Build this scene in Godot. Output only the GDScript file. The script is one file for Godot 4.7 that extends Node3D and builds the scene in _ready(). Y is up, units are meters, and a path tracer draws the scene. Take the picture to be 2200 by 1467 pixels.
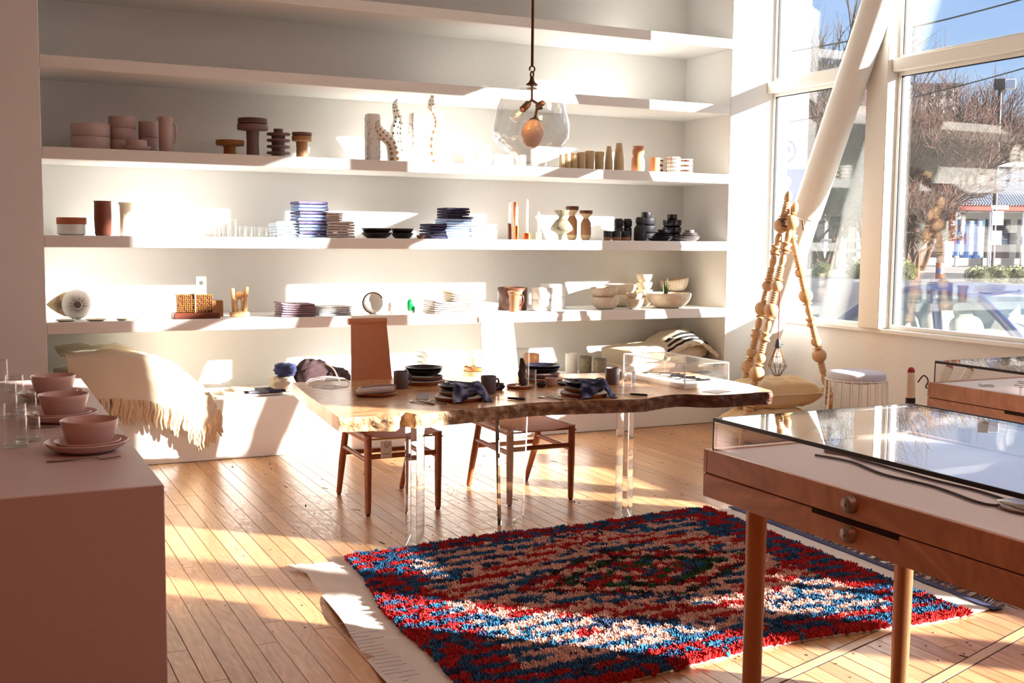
extends Node3D
# A sunlit design shop: built-in white shelving, a live-edge table, display cases, a rug.

const S1 := 2.87
const S2 := 2.255
const S3 := 1.652
const S4 := 1.05
const BENCH := 0.45
const FRONT := -8.34
const BACK := -9.05
const TT := 0.75

var rng := RandomNumberGenerator.new()
var M := {}

class MB:
	var v := PackedVector3Array()
	var n := PackedVector3Array()
	var t := PackedVector2Array()
	var c := PackedColorArray()
	var ix := PackedInt32Array()
	var col := Color.WHITE
	func vert(p: Vector3, nn: Vector3, uv := Vector2.ZERO) -> int:
		v.append(p); n.append(nn); t.append(uv); c.append(col)
		return v.size() - 1
	func q(a: int, b: int, d: int, e: int) -> void:
		ix.append_array(PackedInt32Array([a, d, b, a, e, d]))
	func quad(a: Vector3, b: Vector3, d: Vector3, e: Vector3) -> void:
		var nn := (b - a).cross(d - a)
		if nn.length_squared() < 1e-16: nn = (d - a).cross(e - a)
		nn = nn.normalized()
		var lu := (b - a).length(); var lv := (e - a).length()
		q(vert(a, nn, Vector2(0, 0)), vert(b, nn, Vector2(lu, 0)), vert(d, nn, Vector2(lu, lv)), vert(e, nn, Vector2(0, lv)))
	func tri(a: Vector3, b: Vector3, d: Vector3) -> void:
		var nn := (b - a).cross(d - a).normalized()
		ix.append_array(PackedInt32Array([vert(a, nn), vert(d, nn), vert(b, nn)]))
	func box(ctr: Vector3, s: Vector3, bv := 0.003, bs := Basis.IDENTITY) -> MB:
		var h := s * 0.5
		bv = minf(bv, minf(h.x, minf(h.y, h.z)) * 0.9)
		for ax in 3:
			var u := (ax + 1) % 3; var w := (ax + 2) % 3
			for sg in [-1.0, 1.0]:
				var pts: Array[Vector3] = []
				for k: Vector2 in [Vector2(-1, -1), Vector2(1, -1), Vector2(1, 1), Vector2(-1, 1)]:
					var p := Vector3.ZERO
					p[ax] = sg * h[ax]; p[u] = k.x * (h[u] - bv); p[w] = k.y * (h[w] - bv)
					pts.append(ctr + bs * p)
				if sg > 0: quad(pts[0], pts[1], pts[2], pts[3])
				else: quad(pts[0], pts[3], pts[2], pts[1])
			if bv > 0:
				for su in [-1.0, 1.0]:
					for sw in [-1.0, 1.0]:
						var A := Vector3.ZERO; var B := Vector3.ZERO
						A[u] = su * h[u]; A[w] = sw * (h[w] - bv)
						B[u] = su * (h[u] - bv); B[w] = sw * h[w]
						var A0 := A; var A1 := A; var B0 := B; var B1 := B
						A0[ax] = -h[ax] + bv; B0[ax] = -h[ax] + bv; A1[ax] = h[ax] - bv; B1[ax] = h[ax] - bv
						A0 = ctr + bs * A0; A1 = ctr + bs * A1; B0 = ctr + bs * B0; B1 = ctr + bs * B1
						if su * sw > 0: quad(A0, B0, B1, A1)
						else: quad(A0, A1, B1, B0)
		if bv > 0:
			for sx in [-1.0, 1.0]:
				for sy in [-1.0, 1.0]:
					for sz in [-1.0, 1.0]:
						var X := ctr + bs * Vector3(sx * h.x, sy * (h.y - bv), sz * (h.z - bv))
						var Y := ctr + bs * Vector3(sx * (h.x - bv), sy * h.y, sz * (h.z - bv))
						var Z := ctr + bs * Vector3(sx * (h.x - bv), sy * (h.y - bv), sz * h.z)
						if sx * sy * sz > 0: tri(X, Y, Z)
						else: tri(X, Z, Y)
		return self
	func bx(x0: float, x1: float, y0: float, y1: float, z0: float, z1: float, bv := 0.003) -> MB:
		return box(Vector3(x0 + x1, y0 + y1, z0 + z1) * 0.5, Vector3(x1 - x0, y1 - y0, z1 - z0), bv)
	func lathe(pr: Array, seg := 24, xf := Transform3D.IDENTITY, crease := 0.55) -> MB:
		var m := pr.size() - 1
		var nr: Array[Vector2] = []
		for i in m:
			var d: Vector2 = (pr[i + 1] - pr[i]).normalized()
			nr.append(Vector2(d.y, -d.x))
		for i in m:
			var p0: Vector2 = pr[i]; var p1: Vector2 = pr[i + 1]
			if p0.distance_squared_to(p1) < 1e-12: continue
			var n0 := nr[i]; var n1 := nr[i]
			if i > 0 and nr[i - 1].dot(n0) > crease: n0 = (n0 + nr[i - 1]).normalized()
			if i < m - 1 and nr[i + 1].dot(n1) > crease: n1 = (n1 + nr[i + 1]).normalized()
			var base := v.size()
			for j in seg + 1:
				var a := TAU * j / seg
				var e := Vector3(cos(a), 0, sin(a))
				vert(xf * (e * p0.x + Vector3(0, p0.y, 0)), xf.basis * (e * n0.x + Vector3(0, n0.y, 0)), Vector2(float(j) / seg, p0.y))
				vert(xf * (e * p1.x + Vector3(0, p1.y, 0)), xf.basis * (e * n1.x + Vector3(0, n1.y, 0)), Vector2(float(j) / seg, p1.y))
			for j in seg:
				var b := base + j * 2
				if p0.x < 1e-6: ix.append_array(PackedInt32Array([b, b + 3, b + 1]))
				elif p1.x < 1e-6: ix.append_array(PackedInt32Array([b + 2, b + 1, b]))
				else: q(b + 2, b, b + 1, b + 3)
		return self
	func tube(pts: Array, rad, seg := 8, cap := true) -> MB:
		var m := pts.size()
		var N := Vector3.ZERO
		var base := v.size()
		for i in m:
			var p: Vector3 = pts[i]
			var T: Vector3 = (pts[mini(i + 1, m - 1)] - pts[maxi(i - 1, 0)]).normalized()
			if i == 0:
				N = T.cross(Vector3.UP if absf(T.y) < 0.9 else Vector3.RIGHT).normalized()
			N = (N - T * N.dot(T)).normalized()
			var B := T.cross(N)
			var r: float = rad if (rad is float or rad is int) else rad[i]
			for j in seg + 1:
				var a := TAU * j / seg
				var e := N * cos(a) + B * sin(a)
				vert(p + e * r, e, Vector2(float(j) / seg, float(i)))
		for i in m - 1:
			for j in seg:
				var a0 := base + i * (seg + 1) + j
				q(a0, a0 + 1, a0 + seg + 2, a0 + seg + 1)
		if cap:
			for k in [0, m - 1]:
				var T: Vector3 = (pts[1] - pts[0]) if k == 0 else (pts[m - 1] - pts[m - 2])
				T = (-T if k == 0 else T).normalized()
				var ce := vert(pts[k], T)
				var ids: Array[int] = []
				for j in seg + 1: ids.append(vert(v[base + k * (seg + 1) + j], T))
				for j in seg:
					if k == 0: ix.append_array(PackedInt32Array([ce, ids[j], ids[j + 1]]))
					else: ix.append_array(PackedInt32Array([ce, ids[j + 1], ids[j]]))
		return self
	# rows[i][j]: outward = d/dj x d/di
	func surf(rows: Array, us := 1.0, vs := 1.0) -> MB:
		var h := rows.size(); var w: int = rows[0].size()
		var base := v.size()
		for i in h:
			for j in w:
				var du: Vector3 = rows[i][mini(j + 1, w - 1)] - rows[i][maxi(j - 1, 0)]
				if rows[i][0].distance_squared_to(rows[i][w - 1]) < 1e-10 and (j == 0 or j == w - 1): du = rows[i][1] - rows[i][w - 2]
				var dv: Vector3 = rows[mini(i + 1, h - 1)][j] - rows[maxi(i - 1, 0)][j]
				var nn := du.cross(dv)
				if nn.length_squared() < 1e-18: nn = (rows[i][j] as Vector3) - (rows[h / 2][w / 2] as Vector3)
				vert(rows[i][j], nn.normalized(), Vector2(us * j / (w - 1), vs * i / (h - 1)))
		for i in h - 1:
			for j in w - 1:
				var a := base + i * w + j
				q(a, a + 1, a + w + 1, a + w)
		return self
	# polygon in the xz plane (any order), from y0 up to y1
	func prism(poly: PackedVector2Array, y0: float, y1: float, xf := Transform3D.IDENTITY, bev := 0.0) -> MB:
		var ar := 0.0
		for i in poly.size(): ar += poly[i].cross(poly[(i + 1) % poly.size()])
		if ar < 0: poly.reverse()
		var ti := Geometry2D.triangulate_polygon(poly)
		var k := poly.size()
		for i in range(0, ti.size(), 3):
			var a := poly[ti[i]]; var b := poly[ti[i + 1]]; var d := poly[ti[i + 2]]
			if (b - a).cross(d - a) < 0: var s := b; b = d; d = s
			tri(xf * Vector3(a.x, y1, a.y), xf * Vector3(d.x, y1, d.y), xf * Vector3(b.x, y1, b.y))
			tri(xf * Vector3(a.x, y0, a.y), xf * Vector3(b.x, y0, b.y), xf * Vector3(d.x, y0, d.y))
		for i in k:
			var a := poly[i]; var b := poly[(i + 1) % k]
			quad(xf * Vector3(b.x, y0, b.y), xf * Vector3(a.x, y0, a.y), xf * Vector3(a.x, y1, a.y), xf * Vector3(b.x, y1, b.y))
		return self
	# rounded lump; e<1 squarer
	func pill(ctr: Vector3, r: Vector3, e1 := 0.5, e2 := 0.5, bs := Basis.IDENTITY, nu := 24, nv := 12, wob := 0.0, sd := 0) -> MB:
		var rows := []
		var nz := FastNoiseLite.new(); nz.seed = sd; nz.frequency = 1.6
		for i in nv + 1:
			var f := -PI / 2 + PI * i / nv
			var row := PackedVector3Array()
			var cf := pow(maxf(cos(f), 0.0), e1); var sf := signf(sin(f)) * pow(absf(sin(f)), e1)
			for j in nu + 1:
				var g := -TAU * j / nu
				var d := Vector3(cf * signf(cos(g)) * pow(absf(cos(g)), e2), sf, cf * signf(sin(g)) * pow(absf(sin(g)), e2))
				var k := 1.0
				if wob > 0: k += wob * nz.get_noise_3dv(d * 1.5 + Vector3(sd, 0, 0))
				row.append(ctr + bs * (d * r * k))
			rows.append(row)
		return surf(rows)
	func mesh(mat: Material) -> ArrayMesh:
		var arr := []
		arr.resize(Mesh.ARRAY_MAX)
		arr[Mesh.ARRAY_VERTEX] = v; arr[Mesh.ARRAY_NORMAL] = n; arr[Mesh.ARRAY_TEX_UV] = t
		arr[Mesh.ARRAY_COLOR] = c; arr[Mesh.ARRAY_INDEX] = ix
		var am := ArrayMesh.new()
		am.add_surface_from_arrays(Mesh.PRIMITIVE_TRIANGLES, arr)
		am.surface_set_material(0, mat)
		return am

func mb(col := Color.WHITE) -> MB:
	var b := MB.new(); b.col = col
	return b

func node(nm: String, parent: Node, m: MB, mat) -> MeshInstance3D:
	var o := MeshInstance3D.new()
	o.name = nm
	o.mesh = m.mesh(M[mat] if mat is String else mat)
	parent.add_child(o, true)
	return o

func tag(o: Node, label: String, cat: String, grp := "") -> void:
	o.set_meta("label", label); o.set_meta("category", cat)
	if grp: o.set_meta("group", grp)

func thing(nm: String, label: String, cat: String, at := Vector3.ZERO, turn := 0.0, grp := "") -> Node3D:
	var o := Node3D.new()
	o.name = nm; o.position = at; o.rotation.y = turn
	add_child(o, true); tag(o, label, cat, grp)
	return o

func solo(nm: String, label: String, cat: String, m: MB, mat, at := Vector3.ZERO, turn := 0.0, grp := "") -> MeshInstance3D:
	var o := node(nm, self, m, mat)
	o.position = at; o.rotation.y = turn
	tag(o, label, cat, grp)
	return o

func struct(nm: String, m: MB, mat, parent: Node = self) -> MeshInstance3D:
	var o := node(nm, parent, m, mat)
	if parent == self: o.set_meta("kind", "structure")
	return o

func along(a: Vector3, b: Vector3) -> Transform3D:
	var y := (b - a).normalized()
	var x := y.cross(Vector3.FORWARD if absf(y.z) < 0.9 else Vector3.RIGHT).normalized()
	return Transform3D(Basis(x, y, x.cross(y)), a)

func V2(a: Array) -> Array:
	var r := []
	for i in range(0, a.size(), 2): r.append(Vector2(a[i], a[i + 1]))
	return r

func P2(a: Array) -> PackedVector2Array:
	var r := PackedVector2Array()
	for i in range(0, a.size(), 2): r.append(Vector2(a[i], a[i + 1]))
	return r

func curve(pts: Array, k := 6) -> Array:
	var r := []
	var m := pts.size()
	for i in m - 1:
		var p0: Vector3 = pts[maxi(i - 1, 0)]; var p1: Vector3 = pts[i]; var p2: Vector3 = pts[i + 1]; var p3: Vector3 = pts[mini(i + 2, m - 1)]
		for s in k:
			r.append(p1.cubic_interpolate(p2, p0, p3, float(s) / k))
	r.append(pts[m - 1])
	return r

func mt(nm: String, col: Color, rough := 0.6, metal := 0.0, tex: Texture2D = null, sc := 1.0, nrm: Texture2D = null, ns := 0.5) -> StandardMaterial3D:
	var m := StandardMaterial3D.new()
	m.resource_name = nm
	m.albedo_color = col; m.roughness = rough; m.metallic = metal
	if tex: m.albedo_texture = tex
	if nrm: m.normal_enabled = true; m.normal_texture = nrm; m.normal_scale = ns
	if tex or nrm:
		m.uv1_triplanar = true; m.uv1_scale = Vector3.ONE * sc
	M[nm] = m
	return m

func noise_tex(sd: int, freq: float, a: Color, b: Color, oct := 4, sz := 256, nrm := false, type := FastNoiseLite.TYPE_SIMPLEX_SMOOTH, bump := 4.0) -> NoiseTexture2D:
	var nz := FastNoiseLite.new()
	nz.seed = sd; nz.frequency = freq; nz.fractal_octaves = oct; nz.noise_type = type
	var tx := NoiseTexture2D.new()
	tx.width = sz; tx.height = sz; tx.seamless = true; tx.noise = nz
	if nrm:
		tx.as_normal_map = true; tx.bump_strength = bump
	else:
		var g := Gradient.new()
		g.set_color(0, a); g.set_color(1, b)
		tx.color_ramp = g
	return tx

# wood grain: lines run along v
func grain_tex(sd: int, w: int, h: int, a: Color, b: Color, fx := 0.05, fy := 0.004, knots := 0.0) -> ImageTexture:
	var nz := FastNoiseLite.new(); nz.seed = sd; nz.frequency = 1.0; nz.fractal_octaves = 3
	var n2 := FastNoiseLite.new(); n2.seed = sd + 5; n2.frequency = 1.0; n2.fractal_octaves = 2
	var im := Image.create(w, h, false, Image.FORMAT_RGB8)
	for y in h:
		for x in w:
			var warp := n2.get_noise_2d(x * 0.006, y * 0.004) * 3.0
			var k := 0.5 + 0.55 * nz.get_noise_2d(x * fx + warp, y * fy) + 0.25 * nz.get_noise_2d(x * fx * 4.0 + warp, y * fy * 2.0 + 40.0)
			if knots > 0:
				k -= knots * maxf(0.0, n2.get_noise_2d(x * 0.02 + 9.0, y * 0.012) - 0.35) * 3.0
			im.set_pixel(x, y, a.lerp(b, clampf(k, 0, 1)))
	im.generate_mipmaps()
	return ImageTexture.create_from_image(im)

func _ready() -> void:
	rng.seed = 11
	# --- camera
	var cam := Camera3D.new()
	cam.name = "camera"
	cam.fov = 33.892
	cam.transform = Transform3D(Basis(Vector3(0.90026, 0.00997, 0.43523), Vector3(0.03085, 0.99576, -0.08662), Vector3(-0.43425, 0.09141, 0.89614)).orthonormalized(), Vector3(0, 1.66, 0))
	cam.near = 0.05; cam.far = 500.0
	add_child(cam)
	cam.current = true
	# --- sky, exposure
	var env := Environment.new()
	env.background_mode = Environment.BG_SKY
	var sm := ProceduralSkyMaterial.new()
	sm.sky_top_color = Color(0.30, 0.55, 0.90)
	sm.sky_horizon_color = Color(0.80, 0.91, 0.98)
	sm.sky_curve = 0.16
	sm.ground_bottom_color = Color(0.45, 0.42, 0.38)
	sm.ground_horizon_color = Color(0.8, 0.85, 0.88)
	sm.sky_energy_multiplier = 0.78
	sm.sun_angle_max = 0.0
	var sky := Sky.new(); sky.sky_material = sm
	env.sky = sky
	env.tonemap_mode = Environment.TONE_MAPPER_LINEAR
	env.tonemap_exposure = 2.04
	env.sdfgi_enabled = true; env.ssao_enabled = true; env.ssil_enabled = true
	var we := WorldEnvironment.new()
	we.name = "world_environment"; we.environment = env
	add_child(we)
	# --- sun: low, through the shop window on the right
	var sun := DirectionalLight3D.new()
	sun.name = "sun"
	sun.light_color = Color(1.0, 0.985, 0.955)
	sun.light_energy = 5.5
	sun.light_angular_distance = 0.8
	sun.shadow_enabled = true
	sun.look_at_from_position(Vector3.ZERO, Vector3(-1.0, -0.39, -0.91), Vector3.UP)
	add_child(sun)
	materials()
	room()
	added_fill_lights()
	floor_boards()
	window_wall()
	shelves()
	live_table()
	chairs()
	plinth_set()
	display_cases()
	rug()
	pendant()
	tripod()
	stool_cushions()
	shelf_top()
	shelf_eye()
	shelf_low()
	bench_things()
	table_things()
	outdoors()

func materials() -> void:
	var fine := noise_tex(3, 0.04, Color.WHITE, Color.WHITE, 4, 256, true)
	var weave := noise_tex(8, 0.22, Color.WHITE, Color.WHITE, 2, 256, true, FastNoiseLite.TYPE_CELLULAR, 3.0)
	mt("wall", Color(0.93, 0.925, 0.91), 0.75, 0.0, null, 1.5, fine, 0.08)
	mt("shelf_paint", Color(0.94, 0.935, 0.92), 0.5)
	mt("rear_wall", Color(0.58, 0.40, 0.32), 0.9, 0.0, null, 2.0, fine, 0.3)
	mt("ceiling", Color(0.90, 0.88, 0.86), 0.8)
	mt("frame_paint", Color(0.92, 0.91, 0.88), 0.35)
	mt("rubber", Color(0.08, 0.07, 0.07), 0.7)
	var g1 := grain_tex(21, 256, 512, Color(0.84, 0.82, 0.80), Color(1, 1, 1), 0.035, 0.004)
	for i in 6:
		var base: Color = [Color(0.86, 0.66, 0.47), Color(0.83, 0.62, 0.43), Color(0.88, 0.70, 0.50), Color(0.80, 0.60, 0.41), Color(0.85, 0.65, 0.46), Color(0.78, 0.58, 0.40)][i]
		var m := mt("board%d" % i, base, 0.3, 0.0)
		m.albedo_texture = g1
		m.uv1_scale = Vector3(0.9 / 0.3, 0.5, 1)
		m.normal_enabled = true; m.normal_texture = fine; m.normal_scale = 0.12
	mt("floor_base", Color(0.16, 0.09, 0.05), 0.9)
	mt("gouge", Color(0.2, 0.12, 0.07), 0.9)
	mt("patch_wood", Color(0.80, 0.64, 0.48), 0.35, 0.0)
	var gt := grain_tex(33, 512, 512, Color(0.68, 0.48, 0.32), Color(0.90, 0.72, 0.53), 0.02, 0.003, 0.5)
	var tw := mt("table_wood", Color(1, 1, 1), 0.22, 0.0)
	tw.albedo_texture = gt; tw.uv1_triplanar = true; tw.uv1_scale = Vector3(0.45, 0.9, 0.9)
	var bark := noise_tex(12, 0.012, Color(0.45, 0.36, 0.33), Color(1.0, 0.97, 0.93), 5, 512)
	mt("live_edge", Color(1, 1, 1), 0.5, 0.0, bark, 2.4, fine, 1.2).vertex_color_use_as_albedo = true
	mt("walnut", Color(0.66, 0.38, 0.21), 0.38, 0.0, noise_tex(5, 0.02, Color(0.8, 0.8, 0.8), Color.WHITE), 2.0)
	mt("oak", Color(0.74, 0.50, 0.27), 0.4, 0.0, noise_tex(5, 0.02, Color(0.8, 0.8, 0.8), Color.WHITE), 2.0)
	mt("leather", Color(0.80, 0.52, 0.36), 0.5, 0.0, null, 6.0, fine, 0.15)
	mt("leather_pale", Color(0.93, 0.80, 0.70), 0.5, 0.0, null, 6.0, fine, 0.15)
	mt("cord_red", Color(0.5, 0.14, 0.12), 0.7)
	mt("cord_yellow", Color(0.75, 0.66, 0.3), 0.6)
	mt("plinth_paint", Color(0.81, 0.71, 0.69), 0.5)
	var cg := grain_tex(44, 256, 512, Color(0.82, 0.82, 0.82), Color(1, 1, 1), 0.05, 0.004)
	var cw := mt("case_wood", Color(0.88, 0.67, 0.52), 0.42)
	cw.albedo_texture = cg; cw.uv1_triplanar = true; cw.uv1_scale = Vector3(1.4, 1.4, 0.5)
	mt("case_leg", Color(0.80, 0.58, 0.40), 0.35, 0.0)
	mt("case_lining", Color(0.92, 0.91, 0.91), 0.85)
	mt("black_edge", Color(0.03, 0.03, 0.04), 0.4)
	mt("steel", Color(0.75, 0.74, 0.73), 0.25, 1.0)
	mt("lock_steel", Color(0.62, 0.58, 0.55), 0.45, 0.8)
	mt("dark_steel", Color(0.22, 0.21, 0.22), 0.3, 1.0)
	mt("brass", Color(0.42, 0.27, 0.14), 0.4, 1.0)
	mt("copper", Color(0.85, 0.45, 0.26), 0.3, 1.0)
	# clear sheets
	for a in [["pane", Color(0.9, 0.97, 0.96, 0.03), 0.0], ["clear_glass", Color(0.35, 0.42, 0.40, 0.035), 0.0], ["shade_glass", Color(0.55, 0.57, 0.55, 0.10), 0.0], ["green_glass", Color(0.55, 0.75, 0.68, 0.16), 0.0], ["case_glass", Color(0.45, 0.55, 0.52, 0.02), 0.0], ["acrylic_sheet", Color(0.9, 0.92, 0.92, 0.012), 0.0]]:
		var m := mt(a[0], a[1], a[2])
		m.transparency = BaseMaterial3D.TRANSPARENCY_ALPHA
	for a in [["acrylic", Color(1.0, 1.0, 1.0, 0.02)], ["thick_glass", Color(0.88, 0.97, 0.94, 0.02)]]:
		var m := mt(a[0], a[1], 0.0)
		m.refraction_enabled = true; m.refraction_scale = 0.049
	# ceramics
	mt("clay_pink", Color(0.86, 0.72, 0.68), 0.3)
	mt("stone_pink", Color(0.78, 0.68, 0.66), 0.55)
	mt("mauve", Color(0.47, 0.36, 0.35), 0.5)
	mt("grey_ware", Color(0.40, 0.36, 0.37), 0.55)
	mt("ochre", Color(0.62, 0.40, 0.14), 0.5)
	mt("sand_ware", Color(0.80, 0.69, 0.52), 0.6, 0.0, noise_tex(7, 0.1, Color(0.9, 0.9, 0.9), Color.WHITE), 6.0)
	mt("cream_ware", Color(0.90, 0.86, 0.76), 0.4)
	mt("white_ware", Color(0.93, 0.92, 0.89), 0.35)
	mt("terracotta", Color(0.66, 0.36, 0.22), 0.7)
	mt("tan_ware", Color(0.76, 0.52, 0.36), 0.65, 0.0, null, 12.0, weave, 0.8)
	mt("black_ware", Color(0.09, 0.07, 0.085), 0.25)
	mt("black_matte", Color(0.10, 0.09, 0.12), 0.5)
	mt("navy_ware", Color(0.10, 0.10, 0.17), 0.22)
	mt("brown_ware", Color(0.36, 0.20, 0.13), 0.35)
	mt("brown_mid", Color(0.60, 0.42, 0.28), 0.5)
	mt("glaze_grey", Color(0.68, 0.66, 0.58), 0.3, 0.0, noise_tex(17, 0.02, Color(0.55, 0.52, 0.44), Color.WHITE), 4.0)
	mt("marble_ware", Color(1, 1, 1), 0.45, 0.0, noise_tex(23, 0.03, Color(0.80, 0.72, 0.62), Color(0.98, 0.94, 0.86), 3, 256, false, FastNoiseLite.TYPE_CELLULAR), 5.0)
	mt("candle", Color(0.96, 0.94, 0.88), 0.5)
	mt("pale_wood", Color(0.86, 0.70, 0.50), 0.5, 0.0, noise_tex(25, 0.03, Color(0.84, 0.8, 0.76), Color.WHITE), 5.0)
	mt("bead_wood", Color(0.88, 0.72, 0.53), 0.42, 0.0, noise_tex(26, 0.03, Color(0.8, 0.76, 0.72), Color.WHITE), 6.0)
	mt("paper", Color(0.93, 0.92, 0.90), 0.8)
	mt("kraft", Color(0.66, 0.46, 0.30), 0.85)
	# cloth
	for a in [["linen", Color(0.86, 0.80, 0.70)], ["jute", Color(0.86, 0.75, 0.58)], ["towel_white", Color(0.92, 0.92, 0.92)], ["towel_blue", Color(0.55, 0.62, 0.80)], ["towel_violet", Color(0.40, 0.37, 0.52)], ["towel_sky", Color(0.66, 0.76, 0.92)], ["towel_tan", Color(0.84, 0.78, 0.74)], ["towel_ice", Color(0.80, 0.85, 0.90)], ["towel_navy", Color(0.17, 0.15, 0.26)], ["denim", Color(0.22, 0.24, 0.40)], ["bag_hide", Color(0.24, 0.16, 0.17)], ["throw", Color(0.88, 0.82, 0.72)], ["fringe", Color(0.85, 0.74, 0.60)], ["grey_roll", Color(0.52, 0.44, 0.43)], ["seat_grey", Color(0.80, 0.79, 0.81)], ["flat_weave", Color(0.86, 0.83, 0.79)], ["stripe_dark", Color(0.10, 0.08, 0.09)], ["towel_mauve", Color(0.60, 0.50, 0.54)], ["stripe_grey", Color(0.45, 0.45, 0.52)], ["thread_grey", Color(0.62, 0.62, 0.68)], ["roll_pale", Color(0.82, 0.76, 0.72)]]:
		var m := mt(a[0], a[1], 0.95, 0.0, null, 7.0, weave, 0.7)
		m.rim_enabled = true; m.rim = 0.15
	var dye := noise_tex(41, 0.014, Color(0.05, 0.06, 0.18), Color(0.80, 0.84, 0.95), 2)
	dye.color_ramp.set_offset(0, 0.40)
	dye.color_ramp.set_offset(1, 0.92)
	mt("dip_dye", Color(1, 1, 1), 0.95, 0.0, dye, 3.0, weave, 0.6)
	var vc := mt("painted", Color(1, 1, 1), 0.6)
	vc.vertex_color_use_as_albedo = true
	var vcs := mt("painted_shiny", Color(1, 1, 1), 0.25)
	vcs.vertex_color_use_as_albedo = true
	var bulb := mt("bulb_glow", Color(1.0, 0.86, 0.66), 0.3)
	bulb.emission_enabled = true; bulb.emission = Color(1.0, 0.72, 0.40); bulb.emission_energy_multiplier = 2.0
	mt("bulb_white", Color(0.95, 0.95, 0.95, 0.35), 0.05)
	(M["bulb_white"] as StandardMaterial3D).transparency = BaseMaterial3D.TRANSPARENCY_ALPHA
	var pg := mt("pink_glass", Color(0.96, 0.84, 0.76), 0.2)
	pg.backlight_enabled = true; pg.backlight = Color(0.5, 0.36, 0.28)

func lin(c: Color) -> Color:
	return c.srgb_to_linear()

func room() -> void:
	# shelf wall: back of the niche, pillar, wall right of the niche, header
	struct("wall_back", mb().bx(0.47, 6.2, -0.02, 4.7, BACK - 0.15, BACK, 0), "wall")
	struct("wall_left_pillar", mb().bx(-3.2, 0.47, -0.02, 4.7, BACK - 0.15, FRONT, 0.004), "wall")
	struct("wall_back_right", mb().bx(6.2, 6.86, -0.02, 4.7, BACK - 0.15, FRONT, 0.004), "wall")
	struct("ceiling", mb().bx(-3.35, 6.9, 4.6, 4.75, BACK - 0.15, 3.15, 0), "ceiling")
	struct("wall_left", mb().bx(-3.35, -3.2, -0.02, 4.7, BACK - 0.15, 3.15, 0), "rear_wall")
	struct("wall_front", mb().bx(-3.2, 6.86, -0.02, 4.7, 3.0, 3.15, 0), "rear_wall")

func added_fill_lights() -> void:
	# added, unseen fill panels, warm then white, that brighten the shaded parts
	var glow := mt("fill_glow_warm", Color(1, 0.9, 0.8), 0.5)
	glow.emission_enabled = true; glow.emission = Color(1.0, 0.48, 0.30); glow.emission_energy_multiplier = 0.6
	var gw := mt("fill_glow_white", Color(1, 0.97, 0.94), 0.5)
	gw.emission_enabled = true; gw.emission = Color(1.0, 0.93, 0.88); gw.emission_energy_multiplier = 0.6
	for p in [Vector3(-1.6, 4.57, -1.2), Vector3(1.6, 4.57, 0.6)]:
		var o := thing("added_fill_panel", "added unseen warm ceiling light panel over the rest of the shop", "fill light", p, 0, "added fill panels")
		node("fill_diffuser", o, mb().bx(-0.5, 0.5, 0.0, 0.03, -0.5, 0.5, 0.004), "fill_glow_warm")
		node("frame", o, mb().bx(-0.54, 0.54, 0.005, 0.03, -0.54, -0.5, 0.002).bx(-0.54, 0.54, 0.005, 0.03, 0.5, 0.54, 0.002), "frame_paint")
		var l := AreaLight3D.new()
		l.name = "fill_light"
		l.area_size = Vector2(1.0, 1.0)
		l.light_color = Color(1.0, 0.48, 0.30); l.light_energy = 0.72
		l.area_range = 14.0; l.area_attenuation = 2.0; l.shadow_enabled = true
		l.rotation_degrees.x = -90
		l.position = Vector3(0, -0.01, 0)
		o.add_child(l, true)
	for p in [Vector3(3.2, 4.57, -1.2), Vector3(5.2, 4.57, -3.4)]:  # white fill panels, added out of view to lift the right side
		var o := thing("added_fill_panel", "added unseen white ceiling light panel above the display cases", "fill light", p, 0, "added white fill panels")
		node("fill_diffuser", o, mb().bx(-0.5, 0.5, 0.0, 0.03, -0.5, 0.5, 0.004), "fill_glow_white")
		var l := AreaLight3D.new()
		l.name = "fill_light"
		l.area_size = Vector2(1.0, 1.0)
		l.light_color = Color(1.0, 0.93, 0.88); l.light_energy = 1.3
		l.area_range = 14.0; l.area_attenuation = 2.0; l.shadow_enabled = true
		l.rotation_degrees.x = -90
		l.position = Vector3(0, -0.01, 0)
		o.add_child(l, true)

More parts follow.
